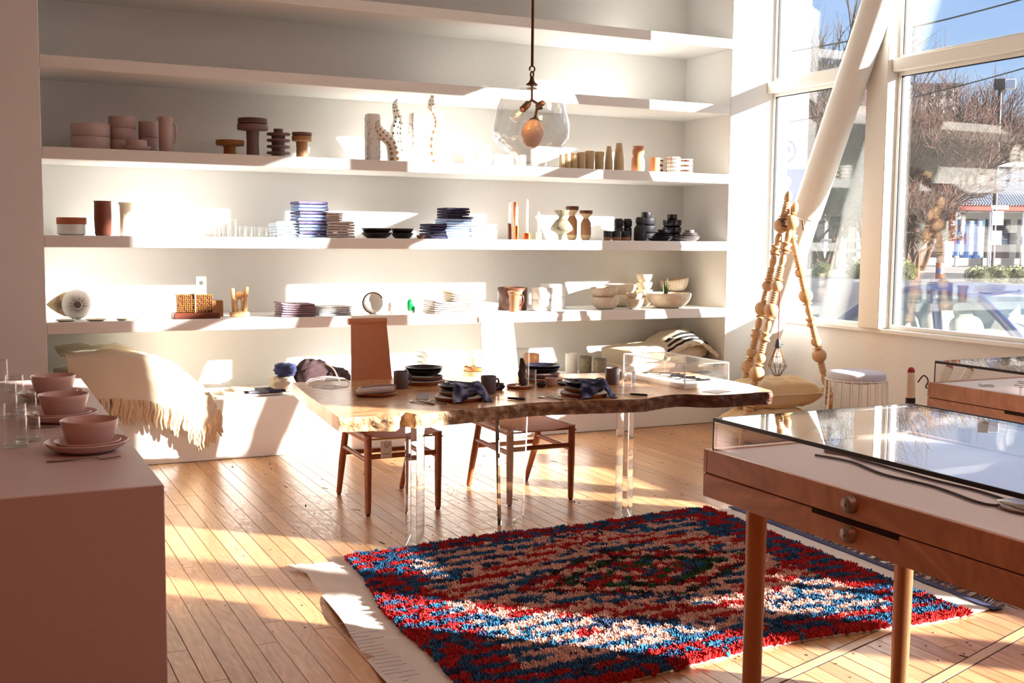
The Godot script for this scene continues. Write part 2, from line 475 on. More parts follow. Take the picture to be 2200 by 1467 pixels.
func floor_boards() -> void:
	var fl := struct("floor", mb().bx(-3.3, 6.9, -0.16, -0.012, BACK - 0.15, 3.1, 0), "floor_base")
	var rest := mb()
	var wd := 0.088
	var y := -0.006
	var n := 0
	for i in range(-45, 67):
		var x := 0.7445 + i * wd
		if x > 6.62: continue
		var seen := x > 0.55 and x < 6.5
		var z := FRONT
		if not seen:
			rest.bx(x + 0.001, x + wd - 0.001, -0.012, 0.0, FRONT, 3.0, 0)
			continue
		z += rng.randf_range(-1.4, 0.0)
		while z < -2.85:
			var L := rng.randf_range(1.5, 2.7)
			var z0 := maxf(z, FRONT); var z1 := minf(z + L, -2.8)
			z += L
			if z1 - z0 < 0.05: continue
			if -2.85 - z1 < 0.3 and z1 < -2.81: z1 = -2.8; z = 0.0
			var b := mb()
			var dy := rng.randf_range(-0.0006, 0.0004)
			b.box(Vector3(x + wd * 0.5, y + dy, (z0 + z1) * 0.5), Vector3(wd - 0.0022, 0.012, z1 - z0 - 0.002), 0.0012)
			var off := rng.randf() * 3.0
			for k in b.v.size(): b.t[k] = Vector2(b.v[k].x * 1.0 + off, b.v[k].z + off * 1.7)
			node("floor_board", fl, b, "board%d" % rng.randi_range(0, 5))
			n += 1
		rest.bx(x + 0.001, x + wd - 0.001, -0.012, 0.0, -2.798, 3.0, 0)
	for k in rest.v.size(): rest.t[k] = Vector2(rest.v[k].x, rest.v[k].z)
	var r := node("floor_boards", fl, rest, "board1")
	r.set_meta("kind", "stuff")
	# the two diagonal patch strips in front of the case, let into the boards
	for a in [[Vector3(1.9, 0, -3.02), Vector3(4.3, 0, -3.745)], [Vector3(2.6, 0, -2.80), Vector3(5.0, 0, -3.555)]]:
		var d: Vector3 = (a[1] - a[0]).normalized()
		var q: Vector3 = Vector3.UP.cross(d)
		var bs := Basis(d, Vector3.UP, -q) if Basis(d, Vector3.UP, -q).determinant() > 0 else Basis(d, Vector3.UP, q)
		var mid: Vector3 = (a[0] + a[1]) * 0.5
		node("patch_strip", fl, mb().box(mid + Vector3(0, -0.003, 0), Vector3(a[0].distance_to(a[1]), 0.009, 0.045), 0.001, bs), "patch_wood")
		for s in [-1.0, 1.0]:
			node("strip_joint", fl, mb().box(mid + bs.z * s * 0.026 + Vector3(0, -0.003, 0), Vector3(a[0].distance_to(a[1]), 0.0074, 0.005), 0.0005, bs), "gouge")
	# nail holes, knots and gouges sunk in the boards
	var g := mb()
	for i in 420:
		var p := Vector3(rng.randf_range(0.8, 6.0), 0.0006, rng.randf_range(-8.2, -3.0))
		var L := rng.randf_range(0.006, 0.012) if rng.randf() < 0.75 else rng.randf_range(0.02, 0.07)
		g.box(p, Vector3(rng.randf_range(0.005, 0.010), 0.0012, L), 0.0005, Basis(Vector3.UP, rng.randf_range(-0.5, 0.5)))
	node("gouges", fl, g, "gouge").set_meta("kind", "stuff")

func shelves() -> void:
	var names := ["lowest, above the bench", "second from the bottom, holding towels and candles", "third from the bottom, holding vases", "fourth from the bottom, bare, behind the lamp cord", "topmost in view, bare, near the ceiling", "highest one, under the ceiling"]
	for i in 6:
		var top: float = [S4, S3, S2, S1, 3.452, 4.06][i]
		solo("shelf", "white built-in shelf board, " + names[i], "shelf", mb().bx(0.4705, 6.1995, top - 0.083, top, BACK + 0.0005, FRONT, 0.004), "shelf_paint", Vector3.ZERO, 0.0, "white built-in shelves")
	solo("bench_ledge", "long white built-in bench along the foot of the shelving", "bench", mb().bx(0.471, 6.199, 0.0, BENCH, BACK + 0.001, FRONT, 0.005), "shelf_paint")

func window_wall() -> void:
	var X0 := 6.62
	var X1 := 6.86
	struct("wall_right", mb().bx(X0, X1, -0.02, 0.93, FRONT, 3.1, 0.003), "wall")
	struct("trim_1", mb().bx(X0 - 0.03, X1, 0.93, 0.965, FRONT, 3.1, 0.004), "frame_paint")
	struct("wall_right_header", mb().bx(X0, X1, 4.04, 4.7, FRONT, 3.1, 0.003), "wall")
	struct("wall_right_pier", mb().bx(X0, X1, 0.965, 4.04, -3.02, -2.05, 0.003), "wall")
	struct("wall_right_panel", mb().bx(X0, X1, 0.965, 2.75, -2.05, -1.40, 0.003), "wall")
	struct("wall_right_upper", mb().bx(X0, X1, 3.0, 4.04, -1.40, 3.1, 0.003), "wall")
	struct("wall_right_end", mb().bx(X0, X1, 0.965, 3.0, 0.52, 3.1, 0.003), "wall")
	# posts between the bays
	var k := 2
	for z in [[-7.03, -6.80], [-5.03, -4.74], [-3.16, -3.02], [-0.52, -0.28]]:
		struct("trim_%d" % k, mb().bx(X0 - 0.06, X1 - 0.06, 0.965, 4.04 if z[0] < -1.0 else 3.0, z[0], z[1], 0.005), "frame_paint")
		k += 1
	# bays: [z0, z1, top]
	var w := 1
	for b in [[FRONT, -7.03, 4.04, true], [-6.80, -5.03, 4.04, true], [-4.74, -3.16, 4.04, true], [-1.40, -0.52, 3.0, false], [-0.28, 0.52, 3.0, false]]:
		var win := Node3D.new()
		win.name = "window_%d" % w
		w += 1
		add_child(win)
		win.set_meta("kind", "structure")
		var z0: float = b[0]; var z1: float = b[1]; var top: float = b[2]
		if b[3]:
			node("transom", win, mb().bx(X0 - 0.02, X1 - 0.10, 3.0, 3.10, z0, z1, 0.004), "frame_paint")
		var levels := [[0.965, 3.0], [3.10, 4.04]] if b[3] else [[0.965, 3.0]]
		for l in levels:
			var y0: float = l[0]; var y1: float = l[1]
			var fr := mb()
			fr.bx(X0 + 0.05, X0 + 0.10, y0, y0 + 0.03, z0, z1, 0.003)
			fr.bx(X0 + 0.05, X0 + 0.10, y1 - 0.03, y1, z0, z1, 0.003)
			fr.bx(X0 + 0.05, X0 + 0.10, y0 + 0.03, y1 - 0.03, z0, z0 + 0.03, 0.003)
			fr.bx(X0 + 0.05, X0 + 0.10, y0 + 0.03, y1 - 0.03, z1 - 0.03, z1, 0.003)
			node("window_frame", win, fr, "frame_paint")
			var gk := mb()
			gk.bx(X0 + 0.062, X0 + 0.088, y1 - 0.036, y1 - 0.03, z0 + 0.03, z1 - 0.03, 0)
			gk.bx(X0 + 0.062, X0 + 0.088, y0 + 0.036, y1 - 0.036, z0 + 0.03, z0 + 0.036, 0)
			node("gasket", win, gk, "rubber")
			node("pane", win, mb().bx(X0 + 0.071, X0 + 0.079, y0 + 0.03, y1 - 0.03, z0 + 0.036, z1 - 0.03, 0), "pane")
	# the slanted steel column in the corner bay: lower stub, bent joint, long upper tube
	slanted("thick white steel column slanting up in front of the corner window", Vector3(6.30, 0.0, -8.21), Vector3(6.42, 1.93, -7.52), Vector3(6.48, 4.595, -6.36))
	slanted("white steel column slanting the other way, further along the window wall", Vector3(6.34, 0.0, -3.60), Vector3(6.42, 1.93, -4.34), Vector3(6.46, 4.595, -5.52))

func slanted(label: String, a: Vector3, kn: Vector3, tp: Vector3) -> void:
	var col := thing("slanted_column", label, "column", Vector3.ZERO, 0.0, "slanted columns")
	node("lower_tube", col, mb().tube([a + Vector3(0, 0.012, 0), a.lerp(kn, 0.5), kn], 0.115, 28), "frame_paint")
	node("upper_tube", col, mb().tube([kn - (tp - kn).normalized() * 0.05, kn.lerp(tp, 0.5), tp], 0.125, 28), "frame_paint")
	node("base_flange", col, mb().box(a + Vector3(0, 0.012, 0.01), Vector3(0.24, 0.022, 0.23), 0.004), "frame_paint")

func live_table() -> void:
	var tb := thing("live_edge_table", "long live-edge wood table on clear acrylic legs, laid with tableware", "table")
	# outline of the slab, back left round to the front
	var back := [Vector2(1.80, -6.86), Vector2(2.45, -6.80), Vector2(2.95, -6.72), Vector2(3.5, -6.66), Vector2(4.03, -6.565), Vector2(4.47, -6.42)]
	var front := [Vector2(4.455, -5.72), Vector2(4.40, -5.44), Vector2(4.336, -5.383), Vector2(4.256, -5.393), Vector2(4.062, -5.383), Vector2(3.90, -5.414), Vector2(3.80, -5.50), Vector2(3.705, -5.505), Vector2(3.58, -5.46), Vector2(3.452, -5.418), Vector2(3.28, -5.45), Vector2(3.081, -5.488), Vector2(2.827, -5.52), Vector2(2.679, -5.496), Vector2(2.496, -5.46), Vector2(2.286, -5.425), Vector2(2.152, -5.398), Vector2(2.06, -5.39), Vector2(2.04, -5.45), Vector2(2.00, -5.455), Vector2(1.96, -5.385), Vector2(1.924, -5.352), Vector2(1.831, -5.40), Vector2(1.663, -5.435)]
	var side := [Vector2(1.675, -5.60), Vector2(1.693, -5.77), Vector2(1.735, -6.29)]
	var pts := PackedVector2Array()
	for p in back: pts.append(p)
	var first := pts.size()
	for i in front.size() - 1:
		var p0: Vector2 = front[maxi(i - 1, 0)]; var p1: Vector2 = front[i]; var p2: Vector2 = front[i + 1]; var p3: Vector2 = front[mini(i + 2, front.size() - 1)]
		var sub := 5
		for s in sub:
			var q := p1.cubic_interpolate(p2, p0, p3, float(s) / sub)
			q.y += rng.randf_range(-0.004, 0.004)
			pts.append(q)
	pts.append(front[front.size() - 1])
	var last := pts.size()
	for p in side: pts.append(p)
	var top := mb()
	# saw-cut sides belong to the slab; the natural edge bulges out as bark-like rim
	top.prism(pts, TT - 0.075, TT)
	node("tabletop", tb, top, "table_wood")
	var rim := mb()
	var rows := []
	var nz := FastNoiseLite.new(); nz.seed = 4; nz.frequency = 3.0
	for k in 6:
		var f := k / 5.0
		var row := PackedVector3Array()
		for i in range(first, last):
			var p := pts[i]
			var out := 0.010 + 0.012 * sin(f * PI) + 0.022 * nz.get_noise_2d(p.x * 3.0 + 7, f * 1.8) - 0.022 * f
			row.append(Vector3(p.x, TT - 0.0005 - 0.0755 * f, p.y + maxf(0.0025, out - 0.004)))
		rows.append(row)
	rows.reverse()
	rim.surf(rows)
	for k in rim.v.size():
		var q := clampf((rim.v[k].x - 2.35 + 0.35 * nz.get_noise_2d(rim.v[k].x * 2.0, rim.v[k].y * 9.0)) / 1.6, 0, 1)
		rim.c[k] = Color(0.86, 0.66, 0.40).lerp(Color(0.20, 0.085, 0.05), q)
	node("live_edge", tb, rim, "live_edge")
	var leg := mb()
	var L := TT - 0.0755
	leg.box(Vector3(2.185, L / 2, -5.72), Vector3(0.062, L, 0.40), 0.002, Basis(Vector3.UP, -0.48))
	node("leg", tb, leg, "acrylic")
	node("leg", tb, mb().box(Vector3(3.56, L / 2, -5.76), Vector3(0.062, L, 0.34), 0.002, Basis(Vector3.UP, -0.42)), "acrylic")
	# middle panel: a tapered clear sheet
	var sh := mb()
	var xf := Transform3D(Basis(Vector3.UP, 0.68), Vector3(2.84, 0, -5.85))
	var w0 := 0.155; var w1 := 0.205; var th := 0.012
	var c: Array[Vector3] = []
	for z in [-th, th]:
		c.append(xf * Vector3(-w0, 0.0, z)); c.append(xf * Vector3(w0, 0.0, z)); c.append(xf * Vector3(w1, L, z)); c.append(xf * Vector3(-w1, L, z))
	sh.quad(c[4], c[5], c[6], c[7]); sh.quad(c[1], c[0], c[3], c[2])
	sh.quad(c[0], c[1], c[5], c[4]); sh.quad(c[1], c[2], c[6], c[5]); sh.quad(c[2], c[3], c[7], c[6]); sh.quad(c[3], c[0], c[4], c[7])
	node("leg", tb, sh, "acrylic")

func chair(label: String, at: Vector3, turn: float, hide: String, hide2: String, cord: String) -> void:
	# local frame: the sitter faces +z; front legs at +z
	var o := thing("dining_chair", label, "chair", at, turn, "sling dining chairs at the table")
	var w := 0.225; var d := 0.26
	for s in [-1.0, 1.0]:
		node("leg", o, mb().tube([Vector3(s * w, 0.012, d), Vector3(s * w, 0.25, d), Vector3(s * w, 0.485, d)], [0.018, 0.0225, 0.0235], 14), "walnut")
		node("leg", o, mb().tube([Vector3(s * (w - 0.01), 0.012, -d - 0.10), Vector3(s * w, 0.25, -d + 0.01), Vector3(s * w, 0.47, -d + 0.09)], [0.017, 0.0225, 0.0215], 14), "walnut")
		for e in [Vector3(s * w, 0, d), Vector3(s * (w - 0.01), 0, -d - 0.10)]:
			node("glide", o, mb().lathe(V2([0, 0, 0.013, 0, 0.013, 0.014, 0, 0.014]), 10, Transform3D(Basis.IDENTITY, e)), "rubber")
		node("stretcher", o, mb().tube([Vector3(s * w, 0.33, d), Vector3(s * w, 0.34, -d + 0.03)], 0.0155, 10), "walnut")
		node("seat_rail", o, mb().tube([Vector3(s * w, 0.468, d), Vector3(s * w, 0.468, -d + 0.05)], 0.019, 10), "walnut")
		node("back_post", o, mb().tube([Vector3(s * (w - 0.05), 0.47, -d + 0.03), Vector3(s * (w - 0.115), 0.80, -d - 0.11), Vector3(s * (w - 0.125), 1.10, -d - 0.155)], 0.012, 10), "walnut")
	node("stretcher", o, mb().tube([Vector3(-w, 0.355, d), Vector3(w, 0.355, d)], 0.0155, 10), "walnut")
	node("stretcher", o, mb().tube([Vector3(-w, 0.29, -d + 0.0), Vector3(w, 0.29, -d + 0.0)], 0.0155, 10), "walnut")
	# sling seat, rolled over the side rails and sagging
	var rows := []
	for i in 9:
		var z := d + 0.025 - (2 * d + 0.035) * i / 8.0
		var row := PackedVector3Array()
		for j in 21:
			var u := -1.0 + 2.0 * j / 20.0
			var x := u * (w + 0.024)
			var yy := 0.492 - 0.030 * (1.0 - pow(absf(u), 2.2))
			if absf(u) > 0.88: yy -= (absf(u) - 0.88) * 0.36
			row.append(Vector3(x, yy, z))
		rows.append(row)
	node("seat", o, sheet(rows, 0.005), hide2)
	# lacing under the seat
	for s in 3:
		var z2 := d + 0.005 - s * 0.016
		node("lacing", o, mb().tube([Vector3(-w, 0.462 - s * 0.005, z2), Vector3(w, 0.462 - s * 0.005, z2)], 0.004, 6), cord)
	# tall tapered back sling with a rolled top
	rows = []
	for i in 13:
		var f := i / 12.0
		var y := 0.50 + f * 0.62
		var z := -d - 0.03 - f * 0.105
		var hw := lerpf(0.150, 0.120, f)
		var row := PackedVector3Array()
		for j in 9:
			var u := -1.0 + 2.0 * j / 8.0
			row.append(Vector3(u * hw, y, z - 0.012 * (1 - u * u)))
		rows.append(row)
	node("back_sling", o, sheet(rows, 0.006), hide)
	var yt := 1.115; var zt := -d - 0.148
	node("back_roll", o, mb().tube([Vector3(-0.135, yt, zt), Vector3(0.125, yt, zt)], 0.021, 14), hide)
	if cord == "cord_yellow":
		var tg := node("price_tag", o, mb().box(Vector3(-0.12, 0.40, d + 0.027), Vector3(0.07, 0.10, 0.002), 0.0005), "paper")
		node("tag_string", o, mb().tube(curve([Vector3(-0.12, 0.455, d + 0.02), Vector3(-0.105, 0.43, d + 0.031), Vector3(-0.12, 0.41, d + 0.029), Vector3(-0.13, 0.43, d + 0.031), Vector3(-0.12, 0.455, d + 0.02)], 4), 0.0014, 5), "rubber")
		node("tag_print", tg, mb().box(Vector3(-0.12, 0.372, d + 0.0285), Vector3(0.045, 0.004, 0.0006), 0), "grey_ware")

# a sheet with thickness from one row grid
func sheet(rows: Array, th: float) -> MB:
	var h := rows.size(); var w: int = rows[0].size()
	var nrm := []
	for i in h:
		var r := PackedVector3Array()
		for j in w:
			var du: Vector3 = rows[i][mini(j + 1, w - 1)] - rows[i][maxi(j - 1, 0)]
			var dv: Vector3 = rows[mini(i + 1, h - 1)][j] - rows[maxi(i - 1, 0)][j]
			r.append(du.cross(dv).normalized())
		nrm.append(r)
	var up := []; var dn := []
	for i in h:
		var a := PackedVector3Array(); var b := PackedVector3Array()
		for j in w:
			a.append(rows[i][j] + nrm[i][j] * th * 0.5)
			b.append(rows[i][w - 1 - j] - nrm[i][w - 1 - j] * th * 0.5)
		up.append(a); dn.append(b)
	var m := mb()
	m.surf(up); m.surf(dn)
	for i in h - 1:
		m.quad(up[i][0], up[i + 1][0], dn[i + 1][w - 1], dn[i][w - 1])
		m.quad(up[i + 1][w - 1], up[i][w - 1], dn[i][0], dn[i + 1][0])
	for j in w - 1:
		m.quad(up[0][j + 1], up[0][j], dn[0][w - 1 - j], dn[0][w - 2 - j])
		m.quad(up[h - 1][j], up[h - 1][j + 1], dn[h - 1][w - 2 - j], dn[h - 1][w - 1 - j])
	return m

func chairs() -> void:
	chair("cognac leather sling chair with tall tapered back, left one at the table", Vector3(2.33, 0, -6.555), 0.0, "leather", "leather", "cord_yellow")
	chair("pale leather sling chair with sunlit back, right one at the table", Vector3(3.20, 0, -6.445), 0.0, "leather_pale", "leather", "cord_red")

func bowl_pr(r: float, h: float, foot: float, th := 0.006, belly := 0.55) -> Array:
	# straight-to-round bowl: outer wall up, rim, inner wall down
	var o := []
	o.append(Vector2(0, 0.0))
	o.append(Vector2(foot, 0.0))
	for i in range(1, 9):
		var f := i / 8.0
		o.append(Vector2(lerpf(foot, r, pow(sin(f * PI / 2), belly * 1.3)), h * (1 - cos(f * PI / 2)) * 0.35 + h * f * 0.65))
	var m := o.size()
	o.append(Vector2(r - th * 0.5, h + th * 0.4))
	for i in range(m - 1, 1, -1):
		var p: Vector2 = o[i]
		o.append(Vector2(maxf(p.x - th, 0.001), maxf(p.y, th)))
	o.append(Vector2(0, th))
	return o

func plate_pr(r: float, h: float, foot: float, th := 0.006) -> Array:
	return V2([0, 0, foot, 0, foot + 0.01, 0.003, r * 0.92, h * 0.55, r, h, r - 0.002, h + 0.004, r * 0.90, h * 0.55 + th, foot, th + 0.003, 0, th + 0.003])

func tumbler_pr(rb: float, rt: float, h: float, th: float, base: float) -> Array:
	return [Vector2(0, 0), Vector2(rb - 0.003, 0), Vector2(rb, 0.004), Vector2(rt, h - 0.001), Vector2(rt - th * 0.5, h), Vector2(rt - th, h - 0.001), Vector2(rb - th, base), Vector2(0, base)]

func fork(m: MB, len: float, tines := 4) -> MB:
	# lies along +z, tines at -z end, y just above zero
	m.tube(curve([Vector3(0, 0.004, len * 0.5), Vector3(0, 0.006, len * 0.2), Vector3(0, 0.010, -len * 0.12), Vector3(0, 0.004, -len * 0.22)], 4), [0.0055, 0.0055, 0.005, 0.0045, 0.004, 0.0035, 0.003, 0.003, 0.003, 0.003, 0.003, 0.003, 0.003], 8)
	m.box(Vector3(0, 0.004, -len * 0.26), Vector3(0.022, 0.0025, len * 0.10), 0.001)
	for k in tines:
		var x := (k - (tines - 1) * 0.5) * 0.0062
		m.tube([Vector3(x, 0.004, -len * 0.30), Vector3(x, 0.006, -len * 0.40), Vector3(x, 0.009, -len * 0.5)], [0.0016, 0.0015, 0.0009], 5)
	return m

func spoon(m: MB, len: float) -> MB:
	m.tube([Vector3(0, 0.005, len * 0.5), Vector3(0, 0.006, len * 0.1), Vector3(0, 0.009, -len * 0.15), Vector3(0, 0.006, -len * 0.24)], [0.0055, 0.005, 0.003, 0.0025], 8)
	var rows := []
	for i in 7:
		var f := i / 6.0
		var row := PackedVector3Array()
		for j in 9:
			var u := -1.0 + 2.0 * j / 8.0
			var hw := 0.019 * sqrt(maxf(0.0, 1.0 - pow(2 * f - 1, 2.0))) + 0.0008
			row.append(Vector3(u * hw, 0.0055 - 0.0045 * (1 - u * u) * sin(f * PI) + 0.001, -len * 0.23 - f * len * 0.27))
		rows.append(row)
	m.ix = m.ix
	var s := sheet(rows, 0.0015)
	var off := m.v.size()
	m.v.append_array(s.v); m.n.append_array(s.n); m.t.append_array(s.t); m.c.append_array(s.c)
	for k in s.ix: m.ix.append(k + off)
	return m

func plinth_set() -> void:
	solo("display_plinth", "big square display plinth at the left, set with bowls and glasses", "plinth", mb().bx(-1.6, 0.619, -0.001, 0.75, -7.56, -4.185, 0.004), "plinth_paint")
	var H := 0.75
	var zs := [-4.985, -5.84, -6.64]
	var xs := [0.425, 0.385, 0.388]
	var who := ["nearest", "middle", "farthest"]
	for i in 3:
		var x: float = xs[i]; var z: float = zs[i]
		solo("dinner_plate", "large pink stoneware plate under the %s bowl on the plinth" % who[i], "plate", mb().lathe(V2([0, 0, 0.10, 0, 0.112, 0.004, 0.15, 0.022, 0.168, 0.042, 0.165, 0.046, 0.148, 0.028, 0.11, 0.010, 0, 0.010]), 48), "clay_pink", Vector3(x, H, z), 0, "pink plates on the plinth")
		solo("side_plate", "small pink stoneware plate between bowl and big plate, %s setting" % who[i], "plate", mb().lathe(V2([0, 0, 0.085, 0, 0.118, 0.014, 0.135, 0.034, 0.132, 0.037, 0.115, 0.019, 0.085, 0.007, 0, 0.007]), 44), "clay_pink", Vector3(x + 0.004, H + 0.0112, z), 0, "pink plates on the plinth")
		solo("bowl", "pink stoneware bowl on two plates, %s of the three on the plinth" % who[i], "bowl", mb().lathe(V2([0, 0, 0.074, 0, 0.084, 0.008, 0.100, 0.045, 0.113, 0.090, 0.117, 0.112, 0.1145, 0.1145, 0.111, 0.112, 0.106, 0.088, 0.093, 0.045, 0.078, 0.013, 0.06, 0.008, 0, 0.008]), 48), "clay_pink", Vector3(x + 0.012, H + 0.0192, z - 0.005), 0, "pink bowls on the plinth")
		var fk := solo("fork", "dark fork lying on the plinth in front of the %s plate" % who[i], "fork", fork(mb(), 0.28 if i == 0 else 0.24), "lock_steel", Vector3(x - 0.03, H, z + (0.215 if i == 0 else 0.20)), -PI / 2 - 0.06, "forks on the plinth")
	var gl := [[0.158, -5.19, 0.050, 0.185, "tall clear glass in front on the plinth edge"], [0.215, -5.335, 0.053, 0.105, "short clear glass behind the frontmost tall one"], [0.15, -6.03, 0.050, 0.185, "tall clear glass at the middle setting"], [0.243, -6.16, 0.052, 0.103, "short clear glass beside the middle bowl"], [0.215, -6.99, 0.053, 0.10, "short clear glass beside the farthest bowl"], [0.15, -7.30, 0.045, 0.16, "tall clear glass farthest back on the plinth"]]
	for g in gl:
		var o := thing("drinking_glass", g[4], "glass", Vector3(g[0], H, g[1]), 0, "clear glasses on the plinth")
		node("glass_wall", o, mb().lathe([Vector2(g[2] * 0.98, 0.014), Vector2(g[2], 0.03), Vector2(g[2] * 0.90, g[3]), Vector2(g[2] * 0.90 - 0.003, g[3]), Vector2(g[2] - 0.004, 0.03), Vector2(g[2] * 0.94, 0.016)], 32), "clear_glass")
		node("glass_base", o, mb().lathe(V2([0, 0, 0.046, 0, g[2], 0.004, g[2], 0.016, g[2] * 0.9, 0.018, 0, 0.014]), 32), "green_glass")
		node("rim", o, mb().lathe([Vector2(g[2] * 0.90 - 0.0032, g[3] - 0.001), Vector2(g[2] * 0.90 + 0.0006, g[3] - 0.001), Vector2(g[2] * 0.90 + 0.0006, g[3] + 0.002), Vector2(g[2] * 0.90 - 0.0032, g[3] + 0.002), Vector2(g[2] * 0.90 - 0.0032, g[3] - 0.001)], 32), "green_glass")
	# a dark chair behind, only its rounded back shows
	var o := thing("wooden_chair", "dark wooden chair whose rounded back peeps over the plinth's far left", "chair", Vector3(-0.06, 0, -7.86))
	node("backrest", o, sheet([PackedVector3Array([Vector3(-0.2, 0.70, 0.02), Vector3(0, 0.70, -0.03), Vector3(0.2, 0.70, 0.02)]), PackedVector3Array([Vector3(-0.21, 0.78, 0.03), Vector3(0, 0.78, -0.02), Vector3(0.21, 0.78, 0.03)]), PackedVector3Array([Vector3(-0.16, 0.85, 0.03), Vector3(0, 0.86, -0.02), Vector3(0.16, 0.85, 0.03)])], 0.02), "brown_ware")
	node("seat", o, mb().box(Vector3(0, 0.44, 0.02), Vector3(0.42, 0.035, 0.40), 0.01), "brown_ware")
	for sx in [-1.0, 1.0]:
		for sz in [-1.0, 1.0]:
			node("leg", o, mb().tube([Vector3(sx * 0.19, 0, 0.02 + sz * 0.18), Vector3(sx * 0.17, 0.43, 0.02 + sz * 0.16)], 0.016, 8), "brown_ware")
		node("back_post", o, mb().tube([Vector3(sx * 0.17, 0.45, 0.03), Vector3(sx * 0.18, 0.72, 0.02)], 0.013, 8), "brown_ware")

func display_case(label: String, x0: float, x1: float, z0: float, z1: float, slot: Array, grp: String) -> Node3D:
	var o := thing("display_case", label, "display case", Vector3.ZERO, 0, grp)
	# cabinet: lower drawer block and upper tray with a shadow seam between
	node("lower_drawer", o, mb().bx(x0, x1, 0.7939, 0.8736, z0, z1, 0.003), "case_wood")
	var up := mb()
	up.bx(x0, x1, 0.8772, 0.9550, z0, z0 + 0.02, 0.002); up.bx(x0, x1, 0.8772, 0.9550, z1 - 0.02, z1, 0.002)
	up.bx(x0, x0 + 0.02, 0.8772, 0.9550, z0 + 0.02, z1 - 0.02, 0.002); up.bx(x1 - 0.02, x1, 0.8772, 0.9550, z0 + 0.02, z1 - 0.02, 0.002)
	node("tray", o, up, "case_wood")
	node("seam", o, mb().bx(x0 + 0.006, x1 - 0.006, 0.8727, 0.8781, z0 + 0.006, z1 - 0.006, 0), "floor_base")
	node("lining", o, mb().bx(x0 + 0.0205, x1 - 0.0205, 0.8785, 0.9487, z0 + 0.0205, z1 - 0.0205, 0.001), "case_lining")
	var gx0 := x0 + 0.022; var gx1 := x1 - 0.022; var gz0 := z0 + 0.022; var gz1 := z1 - 0.022
	var yt := 1.0627
	for s in [[gx0, gx0 + 0.006, gz0, gz1], [gx1 - 0.006, gx1, gz0, gz1], [gx0 + 0.006, gx1 - 0.006, gz0, gz0 + 0.006], [gx0 + 0.006, gx1 - 0.006, gz1 - 0.006, gz1]]:
		node("glass_side", o, mb().bx(s[0], s[1], 0.9487, yt - 0.006, s[2], s[3], 0), "case_glass")
	node("glass_top", o, mb().bx(gx0, gx1, yt - 0.006, yt, gz0, gz1, 0), "case_glass")
	var ed := mb()
	ed.bx(gx0 - 0.003, gx0 + 0.004, yt - 0.011, yt + 0.002, gz0, gz1, 0.001); ed.bx(gx1 - 0.004, gx1 + 0.003, yt - 0.011, yt + 0.002, gz0, gz1, 0.001)
	ed.bx(gx0, gx1, yt - 0.009, yt + 0.0005, gz0 - 0.0015, gz0 + 0.002, 0.0005)
	ed.bx(gx0 - 0.0012, gx0 + 0.003, 0.9496, yt - 0.011, gz0 - 0.0012, gz0 + 0.003, 0.0005)
	node("black_seal", o, ed, "black_edge")
	for lx in [x0 + 0.13, x1 - 0.13]:
		for lz in [z0 + 0.13, z1 - 0.13]:
			node("leg", o, mb().tube([Vector3(lx, 0, lz), Vector3(lx, 0.3, lz), Vector3(lx, 0.7939, lz)], [0.030, 0.033, 0.035], 22), "case_leg")
	# finger slot in the seam on the aisle side, and two cylinder locks
	node("finger_slot", o, mb().bx(x0 - 0.0012, x0 + 0.01, 0.8609, 0.8754, slot[0], slot[1], 0.0005), "floor_base")
	node("slot_lip", o, mb().bx(x0 - 0.003, x0 + 0.004, 0.8555, 0.8609, slot[0], slot[1], 0.001), "case_wood")
	for y in [0.9206, 0.8337]:
		var lk := node("lock", o, mb().lathe(V2([0, 0, 0.026, 0, 0.026, 0.005, 0.024, 0.007, 0.0225, 0.020, 0.0195, 0.023, 0, 0.023]), 24, Transform3D(Basis(Vector3.BACK, PI / 2), Vector3(x0, y, slot[2]))), "lock_steel")
		node("keyhole", lk, mb().box(Vector3(x0 - 0.0235, y, slot[2]), Vector3(0.001, 0.010, 0.003), 0), "rubber")
	return o

